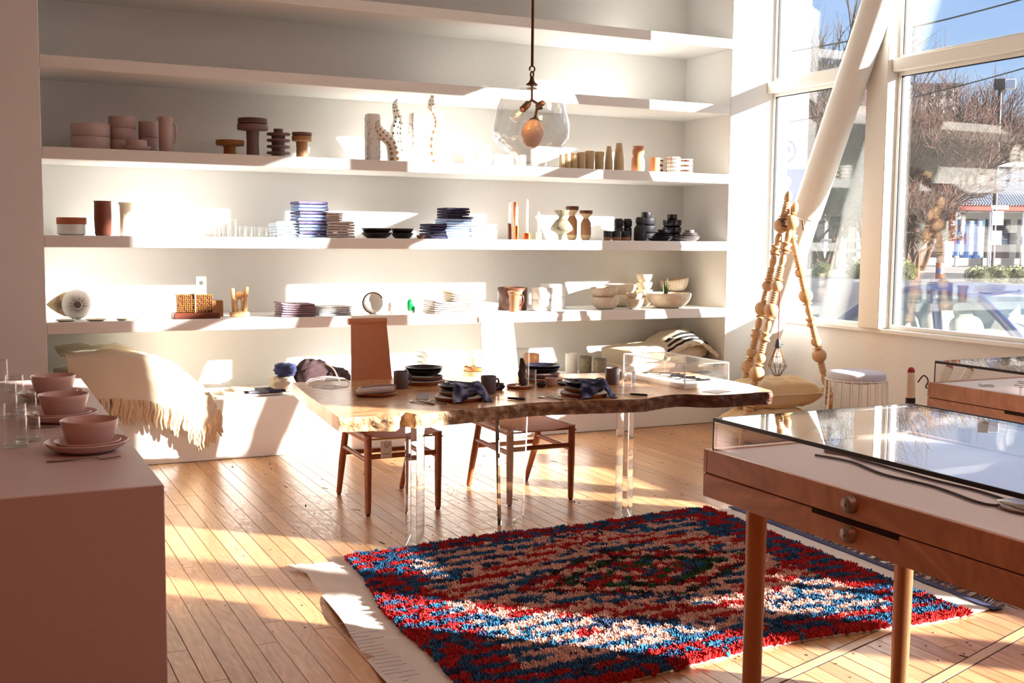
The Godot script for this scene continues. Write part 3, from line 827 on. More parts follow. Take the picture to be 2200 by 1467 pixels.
func display_cases() -> void:
	display_case("near wooden display case with glass top, drawers and round locks", 2.229, 3.165, -3.098, -1.05, [-2.548, -2.202, -2.384], "glass-topped wooden display cases")
	display_case("far wooden display case with glass top, by the window wall", 4.38, 5.44, -4.177, -2.3, [-3.70, -3.34, -3.52], "glass-topped wooden display cases")
	# necklace in the near case: two dark cords to a pouch-like pendant
	var nk := thing("necklace", "long dark cord necklace with metal pendant inside the near case", "necklace", Vector3(0, 0.9487, 0))
	var a := mb()
	a.tube(curve([Vector3(2.510, 0.006, -2.862), Vector3(2.539, 0.006, -2.723), Vector3(2.493, 0.006, -2.533), Vector3(2.503, 0.006, -2.346), Vector3(2.464, 0.006, -2.152), Vector3(2.482, 0.006, -2.101)], 8), 0.0045, 7)
	a.tube(curve([Vector3(2.621, 0.006, -2.868), Vector3(2.593, 0.006, -2.739), Vector3(2.587, 0.006, -2.630), Vector3(2.572, 0.006, -2.426), Vector3(2.577, 0.006, -2.256), Vector3(2.558, 0.006, -2.139)], 8), 0.0045, 7)
	node("cord", nk, a, "black_matte")
	node("cord_end", nk, mb().box(Vector3(2.611, 0.008, -2.869), Vector3(0.03, 0.014, 0.09), 0.004, Basis(Vector3.UP, 0.3)), "brown_ware")
	node("pendant", nk, mb().pill(Vector3(2.511, 0.014, -2.045), Vector3(0.045, 0.014, 0.07), 0.7, 0.7, Basis.IDENTITY, 20, 10, 0.2, 3), "steel")
	# bracelets and wire earrings in the far case
	for i in 5:
		var ring := []
		var c := Vector3(4.56 + i * 0.15, 0.9517, -3.97 + 0.10 * (i % 2))
		var r := 0.035 + 0.006 * (i % 3)
		for k in 21: ring.append(c + Vector3(cos(TAU * k / 20.0) * r, 0.002 * sin(k), sin(TAU * k / 20.0) * r * 1.2))
		solo("bracelet", "thin metal bangle in the far case, %s from its left end" % ["first", "second", "third", "fourth", "fifth"][i], "bracelet", mb().tube(ring, 0.0028, 6, false), "steel", Vector3.ZERO, 0, "bangles in the far case")

func rug() -> void:
	var o := thing("shag_rug", "shaggy rug of red, blue and cream knots around a green-edged diamond", "rug")
	var nz := FastNoiseLite.new(); nz.seed = 6; nz.frequency = 1.0
	var base := mb()
	var rows := []
	for i in 33:
		var f := i / 32.0
		var row := PackedVector3Array()
		for j in 33:
			var u := j / 32.0
			row.append(rug_at(u, 1 - f) + Vector3(0, 0.006 + 0.004 * nz.get_noise_2d(u * 6, f * 6), 0))
		rows.append(row)
	rows.reverse()
	node("backing", o, sheet(rows, 0.008), "towel_tan")
	# knots: one tuft mesh, tinted copies
	var tuft := mb()
	var r2 := RandomNumberGenerator.new(); r2.seed = 3
	for k in 7:
		var a := TAU * k / 7.0 + r2.randf() * 0.6
		var ro := r2.randf_range(0.001, 0.007)
		var b := Vector3(cos(a) * ro, 0, sin(a) * ro)
		var h := r2.randf_range(0.018, 0.027)
		var tip := b + Vector3(cos(a) * r2.randf_range(0.004, 0.013), h, sin(a) * r2.randf_range(0.004, 0.013))
		tuft.tube([b, b.lerp(tip, 0.55) + Vector3(0, 0.004, 0), tip], [0.0048, 0.0044, 0.0018], 4, false)
	var mm := MultiMesh.new()
	mm.transform_format = MultiMesh.TRANSFORM_3D
	mm.use_colors = true
	var pile := mt("rug_pile", Color.WHITE, 1.0)
	pile.vertex_color_use_as_albedo = true
	pile.rim_enabled = true; pile.rim = 0.2
	mm.mesh = tuft.mesh(pile)
	var nu := 150; var nv := 112
	mm.instance_count = nu * nv
	var id := 0
	for i in nv:
		for j in nu:
			var u := (j + 0.5 + r2.randf_range(-0.35, 0.35)) / nu
			var v := (i + 0.5 + r2.randf_range(-0.3, 0.3)) / nv
			var p := rug_at(u, v) + Vector3(0, 0.008, 0)
			var s := r2.randf_range(0.85, 1.25)
			var lean := Basis(Vector3(r2.randf_range(-1, 1), 0, r2.randf_range(-1, 1)).normalized(), r2.randf_range(0.0, 0.45))
			mm.set_instance_transform(id, Transform3D(lean * Basis(Vector3.UP, r2.randf() * TAU).scaled(Vector3(s * 1.1, s * r2.randf_range(0.8, 1.15), s * 1.1)), p))
			mm.set_instance_color(id, lin(rug_color(u, v, i, j, nz)) * r2.randf_range(0.85, 1.1))
			id += 1
	var mi := MultiMeshInstance3D.new()
	mi.name = "pile"; mi.multimesh = mm
	o.add_child(mi, true)
	mi.set_meta("kind", "stuff")
	# flat-woven ends
	rows = []
	for i in 26:
		var f := i / 25.0
		var row := PackedVector3Array()
		var e := rug_at(0.0, f)
		var w := 0.245 + 0.02 * sin(f * 9.0)
		if f > 0.92: w += 0.9 * (f - 0.92)
		for j in 10:
			var u := j / 9.0
			row.append(e + Vector3(-w * (1 - u) + 0.02, 0.008 + 0.006 * nz.get_noise_2d(u * 4, f * 12) + (0.01 * sin(f * 14.0) * (1 - u) if j < 3 else 0.0), 0.02 * (f - 0.5) + (0.10 * (1 - u) * maxf(0, f - 0.85))))
		rows.append(row)
	rows.reverse()
	node("flat_weave_end", o, sheet(rows, 0.004), "flat_weave")
	var st := mb()
	for k in 26:
		var v := 0.02 + 0.52 * k / 26.0
		var e := rug_at(0.0, v)
		var L := r2.randf_range(0.04, 0.14)
		st.tube([e + Vector3(-0.23, 0.0148, r2.randf_range(-0.01, 0.01)), e + Vector3(-0.23 + L, 0.0148, 0)], 0.0009, 4)
	node("woven_thread", o, st, "thread_grey").set_meta("kind", "stuff")
	rows = []
	for i in 26:
		var f := i / 25.0
		var row := PackedVector3Array()
		var e := rug_at(1.0, f)
		for j in 8:
			var u := j / 7.0
			row.append(e + Vector3(-0.02 + 0.185 * u, 0.007 + 0.006 * nz.get_noise_2d(u * 4 + 9, f * 12), 0.05 * u * (f - 0.5)))
		rows.append(row)
	rows.reverse()
	node("flat_weave_end", o, sheet(rows, 0.004), "flat_weave")
	var band := []
	for i in 26:
		var f := i / 25.0
		var e := rug_at(1.0, f)
		band.append(PackedVector3Array([e + Vector3(0.155, 0.012, 0), e + Vector3(0.185, 0.013, 0), e + Vector3(0.215, 0.006, 0)]))
	band.reverse()
	node("blue_band", o, sheet(band, 0.004), "denim")
	var fr := mb()
	for k in 170:
		var e := rug_at(1.0, r2.randf()) + Vector3(0.20, 0.008, 0)
		var d := Vector3(r2.randf_range(0.05, 0.13), 0, r2.randf_range(-0.05, 0.05))
		fr.tube([e, e + d * 0.5 + Vector3(0, r2.randf_range(0.002, 0.02), 0), e + d + Vector3(0, -0.004, r2.randf_range(-0.02, 0.02))], [0.0042, 0.0038, 0.0015], 4)
	node("fringe", o, fr, "grey_ware").set_meta("kind", "stuff")

# u from the left edge to the right, v from the near edge to the far one
func rug_at(u: float, v: float) -> Vector3:
	var a := Vector3(1.548, 0, -3.50); var b := Vector3(3.965, 0, -3.52)
	var c := Vector3(1.687, 0, -5.465); var d := Vector3(4.05, 0, -5.56)
	var p := a.lerp(b, u).lerp(c.lerp(d, u), v)
	p.z += 0.035 * sin(u * 8.0) * (1 - v) + 0.02 * sin(u * 11.0 + 1.0) * v
	p.x += 0.02 * sin(v * 9.0) * (1 - u)
	return p

func rug_color(u: float, v: float, i: int, j: int, nz: FastNoiseLite) -> Color:
	var red := Color(0.74, 0.05, 0.07); var dred := Color(0.62, 0.05, 0.09)
	var blue := Color(0.12, 0.40, 0.58); var navy := Color(0.16, 0.25, 0.40)
	var cream := Color(0.93, 0.76, 0.68); var green := Color(0.10, 0.36, 0.16); var black := Color(0.12, 0.10, 0.09)
	var band := i / 3
	var dash := nz.get_noise_2d(u * 13.0 + band * 7.3, band * 3.1)
	var dash2 := nz.get_noise_2d(u * 26.0 - band * 5.1, band * 9.7 + 50.0)
	var b2: Color = blue if dash2 > -0.15 else navy
	var eu := minf(u, 1 - u) * 2.4; var ev := minf(v, 1 - v) * 1.95
	var jit := 0.05 * nz.get_noise_2d(u * 30.0, v * 30.0)
	var edge := minf(eu * 0.72, ev * 1.25) + jit
	# diamond distance from the medallion
	var du := absf(u - 0.56) * 2.4; var dv := absf(v - 0.53) * 1.95
	var d := du * 0.62 + dv * 1.15 + jit
	var odd := band % 2 == 0
	if d < 0.10: return red if dash2 > 0.1 else (cream if dash > 0 else b2)
	if d < 0.17: return green if dash2 > 0 else red
	if d < 0.25: return b2 if dash > 0.05 else (red if odd else cream)
	if d < 0.33: return (green if dash2 > 0.0 else black) if dash > -0.25 else red
	if d < 0.41: return cream if odd or dash > 0.2 else red
	if d < 0.46: return (green if dash2 > 0.25 else black) if dash > -0.1 else dred
	if edge < 0.20: return red if (dash + (0.25 if odd else -0.25)) > 0 else b2
	if d < 0.64: return cream if (dash + (0.3 if odd else -0.3)) > -0.05 else b2
	if d < 0.86: return red if (dash + (0.3 if odd else -0.3)) > 0.0 else cream
	if edge < 0.46: return cream if (dash + (0.25 if odd else -0.25)) > 0.0 else b2
	if d < 1.05: return cream if (dash + (0.28 if odd else -0.28)) > 0.02 else navy
	return red if (dash + (0.3 if odd else -0.3)) > 0.06 else cream

func pendant() -> void:
	var o := thing("pendant_lamp", "clear blown-glass pendant lamp with bare bulbs on a brass rod", "lamp", Vector3(3.072, 0, -6.1))
	node("ceiling_rose", o, mb().lathe(V2([0, 4.57, 0.06, 4.57, 0.06, 4.60, 0, 4.60]), 24), "brass")
	node("rod", o, mb().tube([Vector3(0, 2.685, 0), Vector3(0, 3.6, 0), Vector3(0, 4.58, 0)], 0.0085, 10), "brass")
	# hook and eye joint
	var hk := mb()
	var pt := []
	for k in 15:
		var a := -PI * 0.5 + TAU * 0.85 * k / 14.0
		pt.append(Vector3(cos(a) * 0.017, 2.672 + sin(a) * 0.017, 0))
	hk.tube(pt, 0.005, 7)
	pt = []
	for k in 15:
		var a := PI * 0.6 + TAU * 0.8 * k / 14.0
		pt.append(Vector3(0, 2.640 + sin(a) * 0.019, cos(a) * 0.019))
	hk.tube(pt, 0.0055, 7)
	node("hook", o, hk, "brass")
	node("cap", o, mb().lathe(V2([0, 2.575, 0.035, 2.575, 0.036, 2.583, 0.024, 2.590, 0.014, 2.605, 0.010, 2.628, 0, 2.630]), 24), "brass")
	node("stem", o, mb().tube([Vector3(0, 2.577, 0), Vector3(0, 2.488, 0)], 0.0075, 8), "brass")
	node("inner_washer", o, mb().lathe(V2([0, 2.553, 0.030, 2.553, 0.030, 2.560, 0, 2.560]), 20), "brass")
	var out := V2([0.090, 2.105, 0.094, 2.112, 0.093, 2.135, 0.105, 2.155, 0.150, 2.185, 0.195, 2.215, 0.225, 2.255, 0.234, 2.30, 0.230, 2.345, 0.218, 2.40, 0.206, 2.45, 0.190, 2.495, 0.160, 2.53, 0.120, 2.553, 0.070, 2.568, 0.028, 2.574])
	var inn := []
	for k in range(out.size() - 1, -1, -1): inn.append(Vector2(maxf(out[k].x - 0.005, 0.02), out[k].y - (0.004 if k > 10 else -0.001)))
	var pr := out.duplicate(); pr.append_array(inn); pr.append(out[0])
	node("glass_shade", o, mb().lathe(pr, 64, Transform3D.IDENTITY, 0.3), "shade_glass")
	var li := []
	for k in 41: li.append(Vector3(cos(TAU * k / 40.0) * 0.092, 2.108, sin(TAU * k / 40.0) * 0.092))
	node("foot_ring", o, mb().tube(li, 0.006, 8, false), "green_glass")
	# branching arms
	var J := Vector3(0, 2.49, 0)
	var e1 := Vector3(-0.05, 2.455, 0.04); var e2 := Vector3(0.03, 2.455, 0.03)
	node("arm", o, mb().tube([J, Vector3(-0.015, 2.478, 0.01), e1], 0.008, 8), "brass")
	node("arm", o, mb().tube([J, Vector3(0.028, 2.47, 0.012), Vector3(0.03, 2.44, 0.012), Vector3(0.024, 2.39, 0.0)], 0.008, 8), "brass")
	bulb(o, e1, Vector3(-0.75, -0.62, 0.35), 1.2)
	bulb(o, e2, Vector3(0.15, 0.25, 0.9), 1.0)
	node("thumb_screw", o, mb().tube([Vector3(0.03, 2.435, 0.02), Vector3(0.058, 2.442, 0.03)], 0.007, 8), "brass")
	var dn := Vector3(-0.22, -0.95, 0.1).normalized()
	var xf := along(Vector3(0.026, 2.392, 0), Vector3(0.026, 2.392, 0) + dn).scaled_local(Vector3.ONE * 0.88)
	node("shade_holder", o, mb().lathe(V2([0, 0, 0.012, 0, 0.018, 0.012, 0.036, 0.022, 0.038, 0.030, 0, 0.030]), 24, xf), "brass")
	node("pink_blown_bulb", o, mb().lathe(V2([0, 0.028, 0.034, 0.028, 0.055, 0.050, 0.074, 0.085, 0.080, 0.12, 0.073, 0.158, 0.052, 0.195, 0.032, 0.215, 0.022, 0.220, 0, 0.219]), 36, xf), "pink_glass")

func bulb(o: Node3D, at: Vector3, dir: Vector3, s: float) -> void:
	var xf := along(at, at + dir).scaled_local(Vector3.ONE * s)
	node("socket", o, mb().lathe(V2([0, -0.012, 0.015, -0.012, 0.017, 0, 0.017, 0.045, 0.013, 0.050, 0, 0.050]), 18, xf), "brass")
	node("bulb", o, mb().lathe(V2([0, 0.048, 0.012, 0.048, 0.015, 0.062, 0.028, 0.085, 0.031, 0.105, 0.024, 0.125, 0.010, 0.136, 0, 0.138]), 22, xf), "clear_glass")
	var pts := []
	for k in 9: pts.append(xf * Vector3(0.007 * cos(k * PI), 0.068 + 0.004 * k, 0.007 * sin(k * 1.3)))
	var f := node("filament", o, mb().tube(pts, 0.0035, 6), "bulb_glow")
	var li := OmniLight3D.new()
	li.name = "bulb_light"
	li.position = xf * Vector3(0, 0.09, 0)
	li.light_color = Color(1.0, 0.74, 0.44); li.light_energy = 0.006; li.light_size = 0.01
	li.omni_range = 12.0; li.omni_attenuation = 2.0; li.shadow_enabled = true
	f.get_parent().add_child(li, true)

# string of turned beads from foot (0) to tip (L): profile along y
func beads(L: float, seed_: int) -> Array:
	var r3 := RandomNumberGenerator.new(); r3.seed = seed_
	var pr := [Vector2(0, 0), Vector2(0.010, 0.0), Vector2(0.016, 0.03), Vector2(0.019, 0.08)]
	var y := 0.08
	# kinds: ball, big ball, ribs, spool, spindle, ring
	var plan := ["spindle", "big", "ring", "ribs", "ball", "spool", "ring", "spindle", "ribs", "big", "ring", "ball", "ribs", "spool", "spindle", "ring", "big", "ribs", "ball", "ring", "ribs", "spindle", "ring", "spool"]
	var k := seed_ % 5
	while y < L - 0.14:
		var kind: String = plan[k % plan.size()]
		k += 1
		if kind == "ball" or kind == "big":
			var r := (0.046 if kind == "ball" else 0.062) * r3.randf_range(0.92, 1.05)
			for s in 9:
				var a := -PI * 0.42 + PI * 0.84 * s / 8.0
				pr.append(Vector2(r * cos(a), y + r * 0.97 + r * sin(a)))
			y += r * 1.94
		elif kind == "ribs":
			for s in 5:
				pr.append_array([Vector2(0.019, y), Vector2(0.029, y + 0.006), Vector2(0.029, y + 0.012), Vector2(0.019, y + 0.018)])
				y += 0.019
		elif kind == "spool":
			pr.append_array([Vector2(0.022, y), Vector2(0.044, y + 0.004), Vector2(0.047, y + 0.014), Vector2(0.033, y + 0.028), Vector2(0.033, y + 0.042), Vector2(0.047, y + 0.056), Vector2(0.044, y + 0.066), Vector2(0.022, y + 0.072)])
			y += 0.073
		elif kind == "ring":
			pr.append_array([Vector2(0.020, y), Vector2(0.038, y + 0.006), Vector2(0.038, y + 0.014), Vector2(0.020, y + 0.020)])
			y += 0.021
		else:
			pr.append_array([Vector2(0.018, y), Vector2(0.025, y + 0.025), Vector2(0.029, y + 0.055), Vector2(0.023, y + 0.085), Vector2(0.016, y + 0.100)])
			y += 0.102
	pr.append_array([Vector2(0.018, y), Vector2(0.030, y + 0.012), Vector2(0.022, y + 0.022), Vector2(0.030, y + 0.035), Vector2(0.032, y + 0.06), Vector2(0.024, y + 0.09), Vector2(0.012, y + 0.105), Vector2(0, y + 0.108)])
	return pr

func tripod() -> void:
	var o := thing("bead_tripod", "tall tripod of turned wooden bead legs lashed together at the top", "tripod")
	var knot := Vector3(5.90, 1.80, -7.15)
	var feet := [Vector3(5.50, 0.008, -7.16), Vector3(5.92, 0.008, -7.80), Vector3(6.44, 0.008, -7.06)]
	var offs := [Vector3(0.0, 0, 0.045), Vector3(-0.03, 0, -0.03), Vector3(0.035, 0, -0.02)]
	for i in 3:
		var a: Vector3 = feet[i]
		var b: Vector3 = knot + offs[i]
		var L: float = a.distance_to(b) + [0.13, 0.21, 0.10][i]
		node("leg", o, mb().lathe(beads(L, 3 + i * 4), 22, along(a, b), 0.4), "bead_wood")
	var pts := []
	for k in 40:
		var t := TAU * k / 12.0
		pts.append(knot + Vector3(cos(t) * 0.068, -0.03 + 0.0022 * k, sin(t) * 0.072))
	pts.append(knot + Vector3(0.10, 0.03, 0.06)); pts.append(knot + Vector3(0.115, -0.05, 0.06))
	node("lashing", o, mb().tube(pts, 0.008, 6), "brown_ware")
	var tg := node("price_tag", o, mb().box(Vector3(5.755, 1.09, -7.13), Vector3(0.085, 0.055, 0.002), 0.0005, Basis(Vector3(0, 0, 1), 0.5) * Basis(Vector3.UP, 0.4)), "paper")
	# caged bulb on a fabric cord
	var lm := thing("caged_bulb", "bare bulb in a wire cage hanging on a cord inside the tripod", "lamp", Vector3(5.87, 0, -7.18))
	var cd := mb()
	var cp := []
	for k in 30: cp.append(Vector3(0.002 * cos(k * 2.1), 1.76 - k * 0.031, 0.002 * sin(k * 2.1)))
	node("cord", lm, cd.tube(cp, 0.0042, 6), "cord_red")
	node("socket", lm, mb().lathe(V2([0, 0.80, 0.024, 0.80, 0.026, 0.815, 0.020, 0.85, 0.012, 0.875, 0, 0.878]), 18), "black_matte")
	node("switch", lm, mb().tube([Vector3(0.02, 0.835, 0), Vector3(0.048, 0.832, 0.0)], 0.006, 8), "black_matte")
	node("bulb", lm, mb().lathe(V2([0, 0.665, 0.018, 0.672, 0.031, 0.695, 0.033, 0.72, 0.024, 0.75, 0.014, 0.78, 0.014, 0.80, 0, 0.80]), 22), "bulb_white")
	var cg := mb()
	for k in 10:
		var a := TAU * k / 10.0
		var e := Vector3(cos(a), 0, sin(a))
		cg.tube([e * 0.020 + Vector3(0, 0.80, 0), e * 0.074 + Vector3(0, 0.655, 0), e * 0.022 + Vector3(0, 0.575, 0)], 0.0021, 5)
	for rr in [[0.074, 0.655], [0.022, 0.575], [0.045, 0.733]]:
		var rp := []
		for k in 25: rp.append(Vector3(cos(TAU * k / 24.0) * rr[0], rr[1], sin(TAU * k / 24.0) * rr[0]))
		cg.tube(rp, 0.0021, 5, false)
	node("wire_cage", lm, cg, "brass")

func stool_cushions() -> void:
	var o := thing("wire_stool", "white wire stool with a grey upholstered round seat", "stool", Vector3(5.98, 0, -6.40))
	node("seat_pad", o, mb().pill(Vector3(0, 0.655, 0), Vector3(0.205, 0.045, 0.205), 0.45, 0.85, Basis.IDENTITY, 36, 12), "seat_grey")
	var n := 22
	for k in n:
		var a := TAU * (k + 0.5) / n
		var e := Vector3(cos(a), 0, sin(a))
		node("wire", o, mb().tube(curve([e * 0.19 + Vector3(0, 0.648, 0), e * 0.222 + Vector3(0, 0.632, 0), e * 0.228 + Vector3(0, 0.58, 0), e * 0.25 + Vector3(0, 0.02, 0)], 3), 0.0048, 6), "frame_paint")
	for rr in [[0.25, 0.012], [0.222, 0.634]]:
		var rp := []
		for k in 41: rp.append(Vector3(cos(TAU * k / 40.0) * rr[0], rr[1], sin(TAU * k / 40.0) * rr[0]))
		node("ring", o, mb().tube(rp, 0.007 if rr[1] < 0.1 else 0.005, 7, false), "frame_paint")
	# floor cushions under the tripod
	var c := [[Vector3(5.98, 0.14, -7.43), Vector3(0.40, 0.15, 0.21), 0.05, "jute floor cushion at the bottom of the pair under the tripod"], [Vector3(6.03, 0.40, -7.43), Vector3(0.39, 0.135, 0.20), -0.05, "plump jute cushion on top of the pair under the tripod"]]
	for k in 2:
		var th := thing("floor_cushion", c[k][3], "cushion", c[k][0], c[k][2], "jute cushions by the tripod")
		var r: Vector3 = c[k][1]
		node("cover", th, pillow(r, 5 + k), "jute")
		var sp := []
		for j in 49:
			var g := TAU * j / 48.0
			var m4 := maxf(absf(cos(g)), absf(sin(g)))
			var uv := Vector2(cos(g), sin(g)) / m4
			sp.append(Vector3(r.x * uv.x * (1.0 - 0.07 * (1.0 - uv.y * uv.y)), 0, r.z * uv.y * (1.0 - 0.07 * (1.0 - uv.x * uv.x))))
		node("piping", th, mb().tube(sp, 0.006, 6, false), "linen")
	# painted wooden clubs hung by the far case
	var cl := [[Vector3(4.435, 0.999, -4.345), Vector3(0.02, -1, 0.0), "white wooden club with red tip hanging straight down by the far case"], [Vector3(4.61, 1.02, -4.25), Vector3(-0.50, -0.85, 0.0), "tilted white wooden club with red tip against the far case corner"], [Vector3(4.76, 1.0, -4.25), Vector3(-0.62, -0.72, 0.05), "steeply leaning red-tipped club seen through the far case glass"]]
	for k in 3:
		var a: Vector3 = cl[k][0]
		var th := thing("painted_club", cl[k][2], "club", a, 0, "painted clubs by the far case")
		var xf := along(Vector3.ZERO, cl[k][1])
		node("tip", th, mb().lathe(V2([0, -0.012, 0.012, -0.008, 0.019, 0.004, 0.0205, 0.016, 0, 0.016]), 20, xf), mt("club_red", Color(0.60, 0.10, 0.12), 0.4))
		node("body", th, mb().lathe(V2([0.0205, 0.016, 0.022, 0.05, 0.024, 0.13, 0.0243, 0.15]), 20, xf), "cream_ware")
		node("black_band", th, mb().lathe(V2([0.0243, 0.15, 0.0255, 0.16, 0.026, 0.205, 0.025, 0.21]), 20, xf), "black_matte")
		node("end", th, mb().lathe(V2([0.025, 0.21, 0.0225, 0.212, 0.0225, 0.216, 0.0245, 0.218, 0.022, 0.228, 0.0215, 0.24, 0.018, 0.252, 0, 0.256]), 20, xf), "cream_ware")
	solo("club_cord", "dark cord joining the painted clubs by the far case", "cord", mb().tube(curve([Vector3(4.484, 0.927, -4.344), Vector3(4.516, 0.963, -4.335), Vector3(4.539, 0.936, -4.326), Vector3(4.525, 0.900, -4.326), Vector3(4.561, 0.895, -4.317), Vector3(4.584, 0.882, -4.303)], 5), 0.0035, 6), "rubber")

# soft square cushion: thin at the seam, pinched along the sides, corners out
func pillow(r: Vector3, sd: int) -> MB:
	var nz := FastNoiseLite.new(); nz.seed = sd; nz.frequency = 1.7; nz.fractal_octaves = 3
	var m := mb()
	for side in [1.0, -1.0]:
		var rows := []
		for i in 25:
			var v := -1.0 + 2.0 * i / 24.0
			var row := PackedVector3Array()
			for j in 25:
				var u := -1.0 + 2.0 * j / 24.0
				var x := r.x * u * (1.0 - 0.07 * (1.0 - v * v))
				var z := r.z * v * (1.0 - 0.07 * (1.0 - u * u))
				var t := pow(maxf(0.0, (1.0 - pow(absf(u), 3.0)) * (1.0 - pow(absf(v), 3.0))), 0.42)
				var wr := nz.get_noise_3d(u * 1.6, v * 1.6, side * 3.0) * 0.22 + nz.get_noise_3d(u * 5.0, v * 5.0, side * 9.0) * 0.06
				row.append(Vector3(x, side * r.y * t * (1.0 + wr), z))
			rows.append(row)
		if side > 0: rows.reverse()
		m.surf(rows)
	return m

func pot(nm: String, label: String, cat: String, pr: Array, mat, x: float, y: float, z: float, grp := "", seg := 32) -> MeshInstance3D:
	return solo(nm, label, cat, mb().lathe(pr, seg), mat, Vector3(x, y, z), 0.0, grp)

# straight cylinder vessel, open top
func drum(r: float, h: float, th := 0.005, rb := -1.0) -> Array:
	if rb < 0: rb = r
	return [Vector2(0, 0), Vector2(rb - 0.004, 0), Vector2(rb, 0.004), Vector2(r, h - 0.003), Vector2(r - 0.003, h), Vector2(r - th, h - 0.003), Vector2(rb - th, th + 0.003), Vector2(0, th)]

func shelf_top() -> void:
	var Y := S2
	# pinkish straight-sided dishes at the left end
	var st := [[0.81, -8.60, 0.134, [0.095, 0.094], "in the wide stack at the far left"], [1.036, -8.66, 0.097, [0.088, 0.084, 0.084], "in the stack of three beside the far left one"], [1.225, -8.72, 0.072, [0.118, 0.119], "in the stack half hidden behind the pitcher"]]
	for s in st:
		var y := Y
		var n := 0
		for h: float in s[3]:
			pot("round_dish", "pinkish round dish, %s %s" % [["bottom one", "second up", "third up"][n], s[4]], "dish", drum(s[2], h - 0.001), "stone_pink", s[0], y, s[1], "pinkish dishes on the top filled shelf", 40)
			y += h
			n += 1
	pot("saucer", "low pinkish saucer in front of the dish stacks, top shelf", "saucer", plate_pr(0.100, 0.030, 0.06), "stone_pink", 1.105, Y, -8.465)
	pot("lidded_dish", "flat pinkish dish standing on the saucer in front of the stacks", "dish", V2([0, 0, 0.06, 0, 0.072, 0.006, 0.072, 0.062, 0.066, 0.068, 0, 0.068]), "stone_pink", 1.105, Y + 0.0105, -8.465)
	var pc := thing("pitcher", "tall pinkish cylinder pitcher with a strap handle, top shelf", "pitcher", Vector3(1.315, Y, -8.50))
	node("body", pc, mb().lathe(drum(0.050, 0.256), 36), "stone_pink")
	node("handle", pc, mb().tube([Vector3(0.046, 0.075, 0.012), Vector3(0.066, 0.08, 0.02), Vector3(0.068, 0.14, 0.022), Vector3(0.066, 0.20, 0.02), Vector3(0.046, 0.207, 0.012)], [0.010, 0.009, 0.009, 0.009, 0.010], 10), "stone_pink")
	node("spout", pc, mb().pill(Vector3(-0.050, 0.245, 0.0), Vector3(0.016, 0.014, 0.014), 1.0, 1.0), "stone_pink")
	# stands and stacks
	var stand := func(lb: String, x: float, z: float, h: float, rt: float, rs: float, mat: String) -> void:
		pot("cake_stand", lb, "cake stand", [Vector2(0, 0), Vector2(rs, 0), Vector2(rs * 0.94, h * 0.5), Vector2(rs * 1.02, h - 0.03), Vector2(rt - 0.004, h - 0.026), Vector2(rt, h - 0.022), Vector2(rt, h + 0.012), Vector2(rt - 0.006, h + 0.012), Vector2(rt - 0.008, h), Vector2(0, h)], mat, x, Y, z, "cake stands on the top filled shelf", 40)
	stand.call("low ochre cake stand at the left of the tall mauve one", 1.80, -8.62, 0.108, 0.105, 0.05, "ochre")
	stand.call("tall mauve cake stand carrying a pile of plates", 1.955, -8.55, 0.225, 0.115, 0.048, "mauve")
	for k in 4:
		pot("plate", "thin mauve plate on the tall stand, %s of the pile" % ["lowest", "second", "third", "topmost"][k], "plate", plate_pr(0.112 - k * 0.001, 0.013, 0.09, 0.003), "mauve", 1.955, Y + 0.2375 + k * 0.010, -8.55, "mauve plates on the tall stand", 36)
	for k in 4:
		pot("flanged_bowl", "dark mauve wide-rimmed bowl, %s in the ringed stack" % ["lowest", "second", "third", "topmost"][k], "bowl", V2([0, 0, 0.050, 0, 0.054, 0.024, 0.086, 0.028, 0.088, 0.032, 0.087, 0.044, 0.052, 0.046, 0.048, 0.010, 0, 0.008]), "mauve", 2.151, Y + k * 0.047, -8.55, "ringed stack of bowls", 36)
	pot("small_cup", "small mauve cup upside down on the ringed stack", "cup", V2([0, 0, 0.034, 0, 0.036, 0.004, 0.038, 0.028, 0.034, 0.030, 0, 0.030]), "mauve", 2.151, Y + 0.188, -8.55)
	stand.call("low mauve-grey cake stand right of the ringed stack", 2.32, -8.50, 0.155, 0.078, 0.046, "brown_mid")
	for k in 2:
		pot("plate", "small grey plate on the low stand, %s of two" % ["lower", "upper"][k], "plate", plate_pr(0.078, 0.012, 0.06, 0.003), "mauve", 2.32, Y + 0.1675 + k * 0.011, -8.50, "grey plates on the low stand", 32)
	# speckled slab vases
	for s in [[2.885, -8.50, 0.115, 0.365, "speckled white slab vase left of the spotted tentacles", 0.055], [3.257, -8.50, 0.122, 0.392, "speckled white slab vase between the spotted tentacles", 0.055]]:
		var vs := thing("slab_vase", s[4], "vase", Vector3(s[0], Y, s[1]), 0, "speckled slab vases")
		var w: float = s[2]; var h: float = s[3]
		var b := mb()
		b.pill(Vector3(0, h / 2, 0), Vector3(w / 2, h / 2, s[5]), 0.14, 0.55, Basis.IDENTITY, 28, 20)
		node("body", vs, b, "white_ware")
		node("mouth", vs, mb().pill(Vector3(0, h + 0.0005, 0), Vector3(w / 2 - 0.014, 0.001, s[5] - 0.014), 0.2, 0.55), "brown_ware")
		var sp := mb()
		for k in 150:
			var a := rng.randf() * TAU; var y := rng.randf_range(0.012, h - 0.03)
			var e := Vector3(w / 2 * signf(cos(a)) * pow(absf(cos(a)), 0.55), y, s[5] * signf(sin(a)) * pow(absf(sin(a)), 0.55)) * Vector3(1.003, 1, 1.003)
			sp.pill(e, Vector3.ONE * rng.randf_range(0.0015, 0.004), 1, 1, Basis.IDENTITY, 6, 4)
		node("speckles", vs, sp, "black_ware").set_meta("kind", "stuff")
